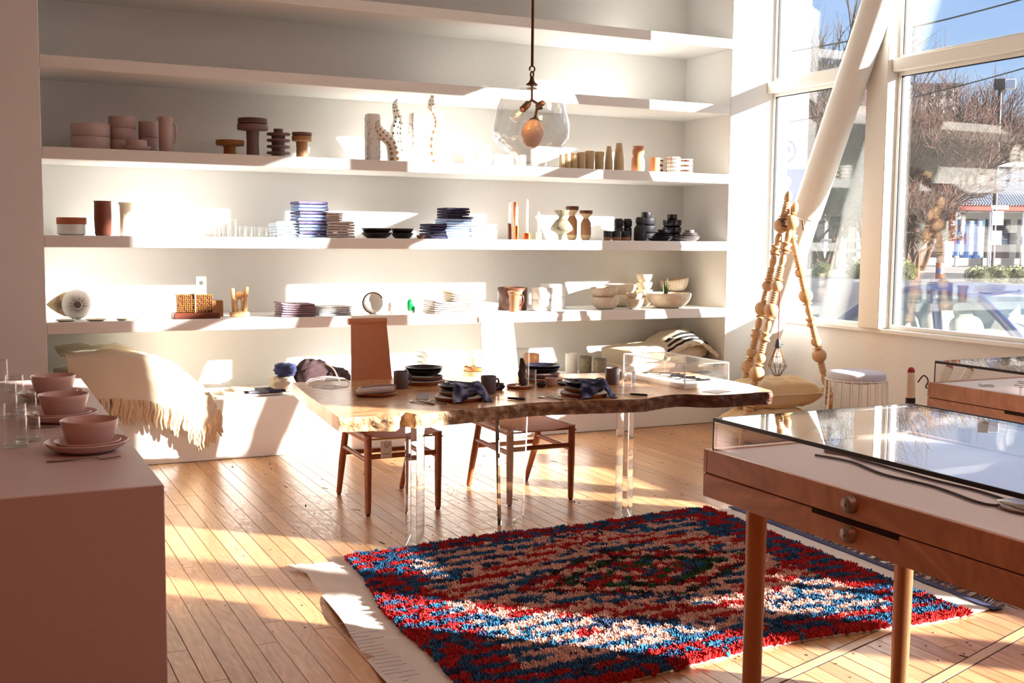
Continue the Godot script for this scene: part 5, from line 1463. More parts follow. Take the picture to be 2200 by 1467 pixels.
	node("crystal", gf, mb().pill(Vector3(0, 0.062, 0), Vector3(0.026, 0.055, 0.022), 0.9, 0.8, Basis.IDENTITY, 8, 6, 0.2, 2), "jade")
	node("crystal", gf, mb().pill(Vector3(0.022, 0.034, 0.008), Vector3(0.018, 0.033, 0.016), 0.9, 0.8, Basis.IDENTITY, 7, 5, 0.2, 4), "jade")
	node("foot", gf, mb().pill(Vector3(-0.006, 0.010, 0.004), Vector3(0.034, 0.012, 0.024), 0.8, 0.8, Basis.IDENTITY, 10, 6), "peach")
	# brown pots, jug, white pots
	pot("brown_pot", "large glossy brown lidless pot behind the small jug, lowest shelf", "pot", V2([0, 0, 0.118, 0, 0.126, 0.008, 0.128, 0.10, 0.128, 0.190, 0.122, 0.194, 0.118, 0.19, 0.118, 0.02, 0, 0.012]), "brown_ware", 4.195, Y, -8.66, "", 44)
	var jg := thing("brown_jug", "small ringed brown jug in front of the glossy brown pot", "jug", Vector3(4.105, Y, -8.435))
	node("body", jg, mb().lathe(V2([0, 0, 0.040, 0, 0.042, 0.03, 0.040, 0.06, 0.043, 0.09, 0.044, 0.13, 0.050, 0.145, 0.056, 0.155, 0.056, 0.172, 0.050, 0.172, 0.046, 0.15, 0.036, 0.02, 0, 0.012]), 30), "brown_mid")
	node("handle", jg, mb().tube(curve([Vector3(0.046, 0.142, 0.0), Vector3(0.075, 0.13, 0.01), Vector3(0.078, 0.08, 0.01), Vector3(0.05, 0.045, 0.0)], 4), 0.007, 8), "brown_ware")
	for s in [[4.40, -8.50, 0.092, 0.098, 0.098, "front"], [4.60, -8.68, 0.108, 0.11, 0.113, "rear"]]:
		for k in 2:
			pot("white_pot", "tall white straight pot, %s of the %s pair beside the brown pot" % [["lower", "upper"][k], s[5]], "pot", drum(s[2], s[3 + k] - 0.001, 0.005), "white_ware", s[0], Y + k * s[3], s[1], "white stacked pots", 40)
	# marbled bowls
	var bw := func(lb: String, x: float, y2: float, z: float, r: float, h: float, tilt := 0.0) -> void:
		var o := pot("marbled_bowl", lb, "bowl", bowl_pr(r, h, r * 0.45), "marble_ware", x, y2, z, "marbled bowls", 40)
		o.rotation.z = tilt
	bw.call("marbled bowl, lower of the left pair", 5.035, Y, -8.52, 0.128, 0.105)
	bw.call("marbled bowl, upper of the left pair, tilted", 5.03, Y + 0.094, -8.52, 0.124, 0.098, 0.06)
	bw.call("brown marbled bowl at the back, lower one", 5.36, Y, -8.80, 0.155, 0.112)
	bw.call("brown marbled bowl at the back, upper one", 5.36, Y + 0.104, -8.80, 0.150, 0.10)
	bw.call("small marbled bowl in front, lower of two", 5.30, Y, -8.46, 0.083, 0.088)
	bw.call("small marbled bowl in front, upper of two", 5.30, Y + 0.073, -8.46, 0.072, 0.066)
	for k in 4:
		bw.call("small marbled bowl, %s in the tall back stack" % ["lowest", "second", "third", "topmost"][k], 5.655, Y + k * 0.071, -8.86, 0.086 - k * 0.003, 0.078)
	bw.call("wide marbled bowl with dark veins holding a sprig", 5.70, Y, -8.52, 0.205, 0.132)
	for k in 2:
		bw.call("deep marbled bowl in the right corner, %s" % ["lower one", "upper tilted one"][k], 5.985, Y + k * 0.118, -8.84, 0.140, 0.125 if k == 0 else 0.13, 0.0 if k == 0 else 0.14)
	var sg := thing("leaf_sprig", "small green succulent sprig standing in the wide marbled bowl", "plant", Vector3(5.655, Y + 0.014, -8.50))
	mt("leaf", Color(0.24, 0.34, 0.16), 0.5)
	for k in 6:
		var a := TAU * k / 6.0 + 0.4
		var L := 0.15 + 0.05 * (k % 3)
		var lr := []
		for i in 6:
			var f := i / 5.0
			var c := Vector3(cos(a) * 0.05 * f * f, L * f, sin(a) * 0.05 * f * f)
			var side := Vector3(-sin(a), 0, cos(a)) * (0.013 * sin(PI * minf(f + 0.12, 1.0)) + 0.0006)
			lr.append(PackedVector3Array([c - side, c + Vector3(-cos(a), 0.2, -sin(a)) * 0.003, c + side]))
		node("leaf", sg, sheet(lr, 0.002), "leaf")

func bench_things() -> void:
	var Y := BENCH
	# folded blankets under the throw at the left end
	towel("folded_blanket", "folded cream blanket at the bottom of the left end of the bench", "linen", Vector3(0.86, Y + 0.06, -8.70), 0.66, 0.46, 0.118, 71, "blankets at the left end")
	towel("folded_blanket", "folded cream blanket under the fringed throw, second from the bench", "throw", Vector3(0.85, Y + 0.175, -8.71), 0.62, 0.44, 0.112, 72, "blankets at the left end")
	# the fringed throw, draped over the pile and down over the bench edge
	var o := thing("fringed_throw", "woolly beige throw with long fringe draped over the bench's left end", "throw")
	var spine := [Vector3(0.60, 0.815, -8.62), Vector3(0.85, 0.835, -8.60), Vector3(1.08, 0.815, -8.55), Vector3(1.28, 0.74, -8.48), Vector3(1.42, 0.62, -8.40), Vector3(1.50, 0.53, -8.36)]
	var nz := FastNoiseLite.new(); nz.seed = 77; nz.frequency = 2.4
	var rows := []
	var sp := curve(spine, 4)
	var hem := PackedVector3Array()
	for i in sp.size():
		var f := float(i) / (sp.size() - 1)
		var c: Vector3 = sp[i]
		var row := PackedVector3Array()
		for j in 15:
			var u := j / 14.0
			# back (u=0) to front hem (u=1), which slides down in front of the bench
			var z := lerpf(c.z - 0.30, -8.315 + 0.03 * f, minf(u / 0.55, 1.0))
			var y := c.y - 0.02 * sin(u * 6.0) + 0.03 * nz.get_noise_2d(f * 2.2 + 4.0, u * 1.5)
			if u > 0.55:
				var g := (u - 0.55) / 0.45
				y = c.y - pow(g, 1.25) * (lerpf(0.30, 0.40, f) if f < 0.75 else lerpf(0.40, 0.14, (f - 0.75) * 4.0))
				z += 0.035 * sin(g * PI * 0.5) + 0.02 * g
			var x := c.x + 0.16 * u * (0.4 + 0.6 * f) - 0.05
			var p := Vector3(x, y + 0.02 * nz.get_noise_2d(f * 3, u * 3), z + 0.02 * nz.get_noise_2d(f * 4 + 9, u * 2))
			row.append(p)
			if j == 14: hem.append(p)
		rows.append(row)
	rows.reverse()
	node("cloth", o, sheet(rows, 0.014), "throw")
	var fr := mb()
	for i in 62:
		var f := i / 61.0 * (hem.size() - 1.001)
		var p := hem[int(f)].lerp(hem[int(f) + 1], f - int(f))
		for s in 2:
			var L := rng.randf_range(0.11, 0.19)
			var dx := rng.randf_range(-0.03, 0.03)
			var q := p + Vector3(rng.randf_range(-0.008, 0.008), 0.004, rng.randf_range(-0.006, 0.01))
			fr.tube(curve([q, q + Vector3(dx * 0.4 + 0.006, -L * 0.35, 0.012), q + Vector3(dx * 0.7 - 0.006, -L * 0.7, 0.010), q + Vector3(dx, -L, 0.012)], 3), [0.008, 0.0115, 0.0095, 0.0118, 0.0098, 0.0115, 0.010, 0.0105, 0.009, 0.004], 7)
	node("fringe", o, fr, "fringe").set_meta("kind", "stuff")
	# flat linens on the bench
	for k in 7:
		var x: float = [1.70, 1.86, 2.02, 1.76, 1.95, 2.08, 1.84][k]
		var yb: float = [0, 0, 0, 0.022, 0.022, 0.022, 0.044][k]
		towel("folded_linen", "small folded linen on the bench beside the throw, %s" % ["left in the bottom row", "middle of the bottom row", "right in the bottom row", "left in the second row", "middle of the second row", "right in the second row", "topmost one"][k], ["linen", "towel_white", "towel_tan", "linen", "stripe_grey", "towel_navy", "linen"][k], Vector3(x, Y + yb + 0.011, -8.50), 0.17 if k < 3 else 0.15, 0.20, 0.021, 400 + k, "linens on the bench")
	# bags and cloth behind the table's left end
	var bg := thing("hide_bag", "dark hide bag with a pale strap lying on the bench behind the table", "bag", Vector3(2.36, Y, -8.56))
	node("body", bg, mb().pill(Vector3(0.05, 0.125, 0), Vector3(0.14, 0.125, 0.13), 0.8, 0.8, Basis.IDENTITY, 28, 16, 0.22, 14), "bag_hide")
	node("flap", bg, mb().pill(Vector3(0.22, 0.09, 0.04), Vector3(0.11, 0.09, 0.12), 0.7, 0.7, Basis(Vector3.BACK, -0.15), 24, 14, 0.25, 15), "bag_hide")
	node("strap", bg, mb().tube(curve([Vector3(0.10, 0.235, 0.05), Vector3(0.17, 0.19, 0.13), Vector3(0.20, 0.12, 0.17), Vector3(0.24, 0.05, 0.17)], 5), 0.006, 6), "linen")
	solo("blue_cloth", "crumpled blue dyed cloth beside the dark hide bag", "cloth", mb().pill(Vector3(0, 0.05, 0), Vector3(0.085, 0.05, 0.09), 0.8, 0.8, Basis.IDENTITY, 26, 14, 0.4, 18), "denim", Vector3(2.19, Y + 0.125, -8.56))
	solo("white_cloth", "crumpled white cloth under the blue one on the bench", "cloth", mb().pill(Vector3(0, 0.063, 0), Vector3(0.10, 0.063, 0.11), 0.75, 0.7, Basis.IDENTITY, 26, 14, 0.35, 21), "linen", Vector3(2.17, Y, -8.56))
	# dishes behind the table
	for k in 5:
		pot("white_bowl", "white stacked bowl on the bench between the two chairs, %s" % ["lowest", "second", "third", "fourth", "topmost"][k], "bowl", bowl_pr(0.115, 0.085, 0.06), "white_ware", 3.44, Y + k * 0.048, -8.66, "white bowls on the bench", 36)
	pot("white_platter", "wide white platter on the bench in front of the white bowls", "plate", plate_pr(0.15, 0.03, 0.08), "white_ware", 3.47, Y, -8.50)
	var cy := Y
	for k in 3:
		var h: float = [0.10, 0.035, 0.085][k]
		pot("cream_dish", "cream stoneware dish behind the right chair, %s" % ["big one at the bottom", "wooden-rimmed middle one", "topmost one"][k], "dish", drum([0.118, 0.112, 0.085][k], h - 0.001), ["sand_ware", "oak", "cream_ware"][k], 3.83, cy, -8.58, "cream dishes on the bench", 40)
		cy += h
	solo("brown_carton", "small brown carton on the bench right of the pale chair", "box", mb().bx(-0.05, 0.05, 0, 0.21, -0.05, 0.05, 0.003), "kraft", Vector3(4.42, Y, -8.72))
	pot("grey_tin", "grey-white tin mug, leftmost of three on the bench", "tin", drum(0.055, 0.195), "white_ware", 4.83, Y, -8.74)
	pot("grey_tin", "ribbed grey tin mug, middle of three on the bench", "tin", drum(0.053, 0.180), "glaze_grey", 4.895, Y, -8.60)
	pot("grey_tin", "grey tin mug, rightmost of three on the bench", "tin", drum(0.057, 0.170), "glaze_grey", 4.965, Y, -8.47)
	# blankets in the right corner
	towel("folded_blanket", "thick linen blanket at the bottom of the right corner pile", "linen", Vector3(5.62, Y + 0.055, -8.68), 1.02, 0.55, 0.11, 81, "blankets in the right corner")
	var b2 := towel("folded_blanket", "rolled linen blanket with stitched edge, left on the corner pile", "linen", Vector3(5.42, Y + 0.185, -8.64), 0.42, 0.46, 0.15, 82, "blankets in the right corner")
	b2.rotation.z = 0.08
	var sb := thing("striped_blanket", "cream blanket with black stripes slanting over the corner pile", "blanket", Vector3(5.86, Y + 0.20, -8.66), 0.0)
	rows = []
	var strp := [[], [], []]
	for i in 15:
		var f := i / 14.0
		var row := PackedVector3Array()
		for j in 13:
			var u := j / 12.0
			var y := 0.155 * sin(clampf(f * 1.3, 0, 1) * PI * 0.62) - 0.20 * maxf(0, f - 0.72) * (1 + u) + 0.03 * u - 0.145 * maxf(0.0, u - 0.5) * 1.5
			var z := lerpf(-0.20, 0.27, u) + 0.02 * nz.get_noise_2d(f * 3, u)
			row.append(Vector3(-0.27 + 0.58 * f, y + 0.015 * nz.get_noise_2d(f * 5, u * 4 + 3), z))
		rows.append(row)
	rows.reverse()
	node("cloth", sb, sheet(rows, 0.03), "throw")
	for s in 3:
		var sr := []
		for i in rows.size():
			var j0 := 7.2 + s * 1.45
			var r := PackedVector3Array()
			for t in 3:
				var jj := clampf(j0 + t * 0.35, 0, 11.99)
				var a: Vector3 = rows[i][int(jj)]; var b: Vector3 = rows[i][int(jj) + 1]
				r.append(a.lerp(b, jj - int(jj)) + Vector3(0, 0.016, 0.005))
			sr.append(r)
		node("black_stripe", sb, sheet(sr, 0.004), "stripe_dark")
	var hem2 := []
	for i in rows.size(): hem2.append(rows[i][0] + Vector3(0, 0.005, 0))
	node("black_hem", sb, mb().tube(hem2, 0.010, 6), "stripe_dark")
	solo("support_cushion", "linen cushion propping the striped blanket in the corner", "cushion", mb().pill(Vector3.ZERO, Vector3(0.28, 0.10, 0.20), 0.8, 0.5, Basis.IDENTITY, 30, 14, 0.1, 6), "linen", Vector3(5.89, Y + 0.205, -8.66))

func table_things() -> void:
	var Y := TT
	# left end
	pot("wooden_plate", "round wooden plate carrying rolled grey napkins, left end of the table", "plate", V2([0, 0, 0.105, 0, 0.118, 0.006, 0.122, 0.020, 0.119, 0.022, 0.110, 0.009, 0, 0.008]), "walnut", 2.10, Y, -6.135, "", 44)
	for k in 2:
		var c: Vector3 = [Vector3(2.085, Y + 0.033, -6.085), Vector3(2.12, Y + 0.034, -6.155)][k]
		var r := thing("rolled_napkin", "rolled grey napkin tied at the end, %s on the wooden plate" % ["front one", "rear one"][k], "napkin", c, 0.12, "rolled napkins")
		node("roll", r, mb().tube([Vector3(-0.115, 0, 0), Vector3(-0.06, 0, 0.0), Vector3(0.0, 0.001, 0), Vector3(0.11, 0, 0)], [0.018, 0.021, 0.022, 0.021], 16), "roll_pale" if k == 0 else "grey_roll")
		node("frayed_end", r, mb().tube([Vector3(-0.112, 0, 0), Vector3(-0.135, 0.002, 0.004)], [0.019, 0.012], 12), "linen")
	var mug := func(lb: String, x: float, z: float, turn: float) -> void:
		var o := thing("mug", lb, "mug", Vector3(x, Y, z), turn, "matte brown mugs")
		node("body", o, mb().lathe(drum(0.046, 0.105, 0.005, 0.043), 32), "grey_ware")
		node("handle", o, mb().tube(curve([Vector3(0.043, 0.082, 0), Vector3(0.070, 0.080, 0), Vector3(0.073, 0.05, 0), Vector3(0.070, 0.028, 0), Vector3(0.042, 0.026, 0)], 4), 0.0058, 8), "grey_ware")
	mug.call("matte brown mug by the rolled napkins, left on the table", 2.335, -6.355, 0.3)
	mug.call("matte brown mug at the middle of the table", 2.735, -5.955, 0.2)
	mug.call("matte brown mug beside the right napkin plate", 3.635, -6.045, 0.15)
	# stacks of dark plates
	for s in [[2.545, -6.52, "left"], [3.30, -6.36, "right"]]:
		pot("wooden_charger", "round wooden charger under the %s pile of dark plates" % s[2], "plate", V2([0, 0, 0.125, 0, 0.133, 0.006, 0.135, 0.022, 0.131, 0.022, 0.122, 0.010, 0, 0.009]), "walnut", s[0], Y, s[1], "wooden chargers", 44)
		pot("brown_plate", "brown-grey plate between charger and dark bowl, %s pile" % s[2], "plate", V2([0, 0, 0.10, 0, 0.118, 0.008, 0.122, 0.026, 0.118, 0.028, 0.108, 0.012, 0, 0.010]), "mauve", s[0], Y + 0.0235, s[1], "brown plates in piles", 40)
		for k in 2:
			pot("dark_shallow_bowl", "glossy dark shallow bowl, %s of the %s table pile" % [["lower", "upper"][k], s[2]], "bowl", V2([0, 0, 0.07, 0, 0.10, 0.014, 0.122, 0.034, 0.119, 0.037, 0.095, 0.018, 0.06, 0.007, 0, 0.007]), "navy_ware", s[0] + 0.004 * k, Y + 0.0525 + k * 0.016, s[1], "dark bowls in table piles", 40)
		solo("long_spoon", "steel spoon lying right of the %s pile of dark plates" % s[2], "spoon", spoon(mb(), 0.17), "dark_steel", Vector3(s[0] + 0.21, Y, s[1] + 0.06), 0.55, "steel spoons behind")
		solo("fork", "steel fork lying right of the %s pile of dark plates" % s[2], "fork", fork(mb(), 0.17), "dark_steel", Vector3(s[0] + 0.165, Y, s[1] + 0.02), 0.75, "steel forks behind")
	# napkin settings in front
	for s in [[2.475, -5.785, "left", 0.0], [3.215, -5.665, "right", 0.1]]:
		var x: float = s[0]; var z: float = s[1]
		pot("wooden_charger", "round wooden charger under the %s napkin setting in front" % s[2], "plate", V2([0, 0, 0.125, 0, 0.136, 0.006, 0.140, 0.022, 0.136, 0.022, 0.126, 0.010, 0, 0.009]), "walnut", x, Y, z, "wooden chargers", 44)
		pot("side_plate", "sand stoneware plate on the %s front charger" % s[2], "plate", V2([0, 0, 0.09, 0, 0.112, 0.010, 0.116, 0.024, 0.112, 0.026, 0.10, 0.012, 0, 0.010]), "brown_mid", x, Y + 0.0235, z, "sand plates in front", 40)
		pot("dark_shallow_bowl", "glossy dark shallow bowl of the %s napkin setting" % s[2], "bowl", V2([0, 0, 0.065, 0, 0.10, 0.012, 0.118, 0.032, 0.115, 0.035, 0.092, 0.016, 0.06, 0.006, 0, 0.006]), "navy_ware", x, Y + 0.0505, z - 0.012, "dark bowls at the front", 40)
		var rows := []
		var nz := FastNoiseLite.new(); nz.seed = 31 + int(x * 10); nz.frequency = 2.0
		for i in 17:
			var f := i / 16.0
			var row := PackedVector3Array()
			for j in 15:
				var u := j / 14.0
				var px := x - 0.085 + 0.235 * u + 0.02 * sin(f * 5)
				var pz := z + 0.005 + 0.165 * f - 0.02 * sin(u * PI)
				var dr := Vector2(px - x, pz - z).length()
				var y := Y + 0.092 + 0.014 * sin(u * 9.0 + f * 2.0) * (0.4 + f) + 0.010 * nz.get_noise_2d(u * 4, f * 4)
				if dr > 0.115: y -= (dr - 0.115) * 1.35
				row.append(Vector3(px, maxf(y, Y + 0.008 + 0.004 * sin(u * 11)), pz))
			rows.append(row)
		rows.reverse()
		solo("dyed_napkin", "indigo dip-dyed napkin draped over the %s dark bowl" % s[2], "napkin", sheet(rows, 0.004), "dip_dye", Vector3.ZERO, 0, "dip-dyed napkins")
		solo("table_spoon", "steel spoon lying left of the %s napkin setting" % s[2], "spoon", spoon(mb(), 0.19), "steel", Vector3(x - 0.245, Y, z + 0.05), 0.42, "spoons in front")
		solo("table_fork", "steel fork lying left of the %s napkin setting" % s[2], "fork", fork(mb(), 0.19), "steel", Vector3(x - 0.175, Y, z + 0.075), 0.42, "forks in front")
		var kn := thing("table_knife", "dark-handled knife lying right of the %s napkin setting" % s[2], "knife", Vector3(x + 0.265, Y, z + 0.10), 0.75, "knives in front")
		node("blade", kn, mb().box(Vector3(0, 0.005, -0.055), Vector3(0.014, 0.0018, 0.10), 0.0006), "steel")
		node("handle", kn, mb().tube([Vector3(0, 0.0075, -0.008), Vector3(0, 0.0075, 0.04), Vector3(0, 0.0075, 0.095)], [0.006, 0.0072, 0.0068], 10), "black_matte")
	# grey sleeve card between rolls and plates
	solo("grey_card", "folded grey card lying flat in the middle left of the table", "card", mb().box(Vector3(0, 0.0015, 0), Vector3(0.075, 0.003, 0.26), 0.0006), "mauve", Vector3(2.335, Y, -5.985), -0.42)
	# glass press on a wooden saucer, with a black cloth inside
	pot("wooden_saucer", "small wooden saucer under the glass coffee press", "saucer", V2([0, 0, 0.070, 0, 0.078, 0.004, 0.080, 0.018, 0.077, 0.019, 0.070, 0.008, 0, 0.007]), "walnut", 3.01, Y, -6.10, "", 36)
	var fp := thing("glass_beaker", "tall glass beaker with wire loop handle standing on the wooden saucer", "beaker", Vector3(3.03, Y + 0.0075, -6.105))
	node("glass", fp, mb().lathe(tumbler_pr(0.042, 0.042, 0.235, 0.0025, 0.008), 32), "clear_glass")
	node("handle", fp, mb().tube(curve([Vector3(-0.043, 0.205, 0), Vector3(-0.085, 0.215, 0), Vector3(-0.108, 0.165, 0), Vector3(-0.09, 0.11, 0), Vector3(-0.043, 0.085, 0)], 5), 0.0035, 7), "green_glass")
	node("rim", fp, mb().lathe(V2([0.0395, 0.232, 0.0425, 0.232, 0.0425, 0.237, 0.0395, 0.237, 0.0395, 0.232]), 32), "green_glass")
	solo("black_cloth_twist", "black cloth strip twisted up inside the glass beaker", "cloth", mb().tube(curve([Vector3(0.012, 0.0, 0.0), Vector3(-0.008, 0.06, 0.006), Vector3(0.004, 0.11, -0.004), Vector3(-0.006, 0.165, 0.0)], 5), [0.018, 0.022, 0.026, 0.024, 0.02, 0.022, 0.024, 0.022, 0.020, 0.022, 0.024, 0.020, 0.016, 0.014, 0.012, 0.010], 12), "black_matte", Vector3(3.03, Y + 0.018, -6.105))
	pot("short_glass", "short clear glass right of the glass beaker", "glass", tumbler_pr(0.036, 0.038, 0.095, 0.0022, 0.007), "clear_glass", 3.135, Y, -6.20, "", 28)
	pot("pinch_bowl", "small speckled pinch bowl right of the beaker, middle of the table", "bowl", V2([0, 0, 0.024, 0, 0.037, 0.018, 0.041, 0.052, 0.037, 0.055, 0.032, 0.02, 0, 0.008]), "stone_pink", 3.23, Y, -6.10, "", 32)
	pot("black_pinch_bowl", "tiny black dish left of the speckled pinch bowl", "bowl", V2([0, 0, 0.018, 0, 0.030, 0.014, 0.033, 0.030, 0.029, 0.032, 0.022, 0.01, 0, 0.006]), "black_ware", 3.145, Y, -6.075, "", 28)
	pot("black_dish", "flat black dish right of the speckled pinch bowl", "dish", V2([0, 0, 0.035, 0, 0.05, 0.012, 0.053, 0.018, 0.049, 0.019, 0.03, 0.006, 0, 0.006]), "black_ware", 3.335, Y, -6.11, "", 32)
	solo("black_cloth_bundle", "small black cloth bundle beside the middle mug", "cloth", mb().pill(Vector3(0, 0.022, 0), Vector3(0.038, 0.022, 0.032), 0.8, 0.7, Basis.IDENTITY, 22, 12, 0.4, 41), "black_matte", Vector3(2.855, Y, -6.08))
	# clear box with cutlery on a white tray
	var bx := thing("acrylic_box", "clear acrylic box cover over cutlery at the table's right end", "box", Vector3(4.065, Y, -5.99), 0.02)
	var hw := 0.165; var hd := 0.345; var hh := 0.158; var th := 0.004
	for a in [[-hw, -hw + th, -hd, hd], [hw - th, hw, -hd, hd], [-hw + th, hw - th, -hd, -hd + th], [-hw + th, hw - th, hd - th, hd]]:
		node("side_panel", bx, mb().bx(a[0], a[1], 0, hh - th, a[2], a[3], 0), "acrylic_sheet")
	node("top_panel", bx, mb().bx(-hw, hw, hh - th, hh, -hd, hd, 0), "acrylic_sheet")
	mt("bright_edge", Color(0.93, 0.95, 0.95), 0.3)
	var ee := mb()
	for sx in [-1.0, 1.0]:
		for sz in [-1.0, 1.0]: ee.bx(sx * hw - 0.003, sx * hw + 0.003, 0, hh, sz * hd - 0.003, sz * hd + 0.003, 0.001)
		ee.bx(sx * hw - 0.0025, sx * hw + 0.0025, hh - 0.004, hh + 0.001, -hd, hd, 0.001)
		ee.bx(-hw, hw, hh - 0.004, hh + 0.001, sx * hd - 0.0025, sx * hd + 0.0025, 0.001)
	node("polished_edges", bx, ee, "bright_edge")
	solo("cutlery_tray", "white tray inside the clear acrylic box", "tray", mb().bx(-0.150, 0.150, 0, 0.032, -0.325, 0.325, 0.003), "white_ware", Vector3(4.065, Y, -5.99), 0.02)
	for k in 6:
		var z := -6.20 + k * 0.085
		var nm: String = ["spoon", "fork", "knife", "spoon", "fork", "knife"][k]
		var lb := "steel %s on the white tray in the clear box, %s" % [nm, ["farthest", "second", "third", "fourth", "fifth", "nearest"][k]]
		var m := mb()
		if nm == "spoon": spoon(m, 0.19)
		elif nm == "fork": fork(m, 0.19)
		else: m.box(Vector3(0, 0.004, -0.045), Vector3(0.014, 0.002, 0.10), 0.0006).tube([Vector3(0, 0.006, 0.0), Vector3(0, 0.006, 0.095)], 0.006, 8)
		solo("boxed_" + nm, lb, nm, m, "dark_steel", Vector3(4.065 + 0.02 * (k % 2), Y + 0.033, z), PI / 2 + 0.1 * (k % 3) - 0.35, "cutlery in the clear box")
	solo("note_card", "white note card in front of the clear box near the table edge", "card", mb().box(Vector3(0, 0.001, 0), Vector3(0.15, 0.0015, 0.11), 0.0004), "paper", Vector3(4.05, Y, -5.515), 0.35)
	solo("note_card", "white note card at the table's far left, with brown corner under it", "card", mb().box(Vector3(0, 0.0012, 0), Vector3(0.15, 0.002, 0.16), 0.0005), "paper", Vector3(1.955, Y, -6.56), 0.5)
	solo("acrylic_stand", "small clear acrylic block behind the right mug", "block", mb().bx(-0.022, 0.022, 0, 0.085, -0.03, 0.03, 0.002), "acrylic", Vector3(3.73, Y, -5.99), 0.3)
	pot("clear_dome", "low clear glass dome near the far left corner of the table", "dome", V2([0.135, 0.0, 0.134, 0.012, 0.11, 0.030, 0.06, 0.041, 0.0, 0.045, 0.0, 0.042, 0.06, 0.038, 0.108, 0.028, 0.131, 0.012, 0.132, 0.0]), "clear_glass", 1.985, Y, -6.72, "", 48)

# a place across the street: s metres to the right, y up, D metres away along the view through the window
func st(s: float, y: float, D: float) -> Vector3:
	return Vector3(0.7274 * D + 0.6863 * s, y, -0.6863 * D + 0.7274 * s)

func grow(mt_: MB, tw: MB, p: Vector3, d: Vector3, L: float, r: float, lvl: int, kids: int, up: float, r4: RandomNumberGenerator) -> void:
	var bend := Vector3(r4.randf_range(-1, 1), r4.randf_range(-0.3, 0.6), r4.randf_range(-1, 1)) * 0.22
	var mid := p + d * L * 0.5 + bend * L * 0.25
	var e := p + d * L + bend * L * 0.5
	if lvl <= 0:
		tw.tube([p, e], [r, r * 0.35], 3, false)
		return
	(mt_ if r > 0.018 else tw).tube([p, mid, e], [r, r * 0.8, r * 0.55], 6 if r > 0.03 else 4, false)
	for k in kids:
		var f := r4.randf_range(0.35, 1.0)
		var q := p.lerp(mid, f * 2.0) if f < 0.5 else mid.lerp(e, f * 2.0 - 1.0)
		var nd := (d * r4.randf_range(0.5, 1.0) + Vector3(r4.randf_range(-1, 1), r4.randf_range(-0.35, 0.8) + up, r4.randf_range(-1, 1)) * 0.75).normalized()
		grow(mt_, tw, q, nd, L * r4.randf_range(0.55, 0.78), maxf(r * 0.56, 0.012), lvl - 1, kids, up, r4)

func bare_tree(label: String, at: Vector3, h: float, stems: int, kids: int, lvl: int, up: float, sd: int, mat: String, lean := 0.25) -> void:
	var o := thing("bare_tree", label, "tree", at)
	var r4 := RandomNumberGenerator.new(); r4.seed = sd
	var a := mb(); var b := mb()
	for k in stems:
		var d := Vector3(r4.randf_range(-1, 1) * lean, 1.0, r4.randf_range(-1, 1) * lean).normalized()
		grow(a, b, Vector3(r4.randf_range(-0.1, 0.1) * stems, 0, r4.randf_range(-0.1, 0.1) * stems), d, h * 0.42, h * 0.016, lvl, kids, up, r4)
	node("trunk", o, a, mat)
	node("twigs", o, b, mat).set_meta("kind", "stuff")

func bush(label: String, at: Vector3, r: Vector3, n: int, sd: int, grp: String) -> void:
	var o := thing("hedge_bush", label, "bush", at, 0, grp)
	var r4 := RandomNumberGenerator.new(); r4.seed = sd
	var core := mb()
	core.pill(Vector3(0, r.y * 0.8, 0), r * 0.82, 0.9, 0.8, Basis.IDENTITY, 20, 12, 0.2, sd)
	node("inner_mass", o, core, "bush_dark")
	var lf := mb()
	for k in n:
		var d := Vector3(r4.randf_range(-1, 1), r4.randf_range(-0.7, 1), r4.randf_range(-1, 1)).normalized()
		var c := Vector3(0, r.y * 0.9, 0) + d * r * r4.randf_range(0.78, 1.08)
		lf.col = lin(Color(0.36, 0.40, 0.20).lerp(Color(0.72, 0.70, 0.45), r4.randf()))
		var u := d.cross(Vector3(r4.randf_range(-1, 1), r4.randf_range(-1, 1), r4.randf_range(-1, 1))).normalized() * 0.045
		var w := (d + u * 6).normalized() * 0.075
		lf.quad(c - u, c + w * 0.5, c + u + w, c + w * 0.4 - u * 1.5)
	node("leaves", o, lf, "painted").set_meta("kind", "stuff")

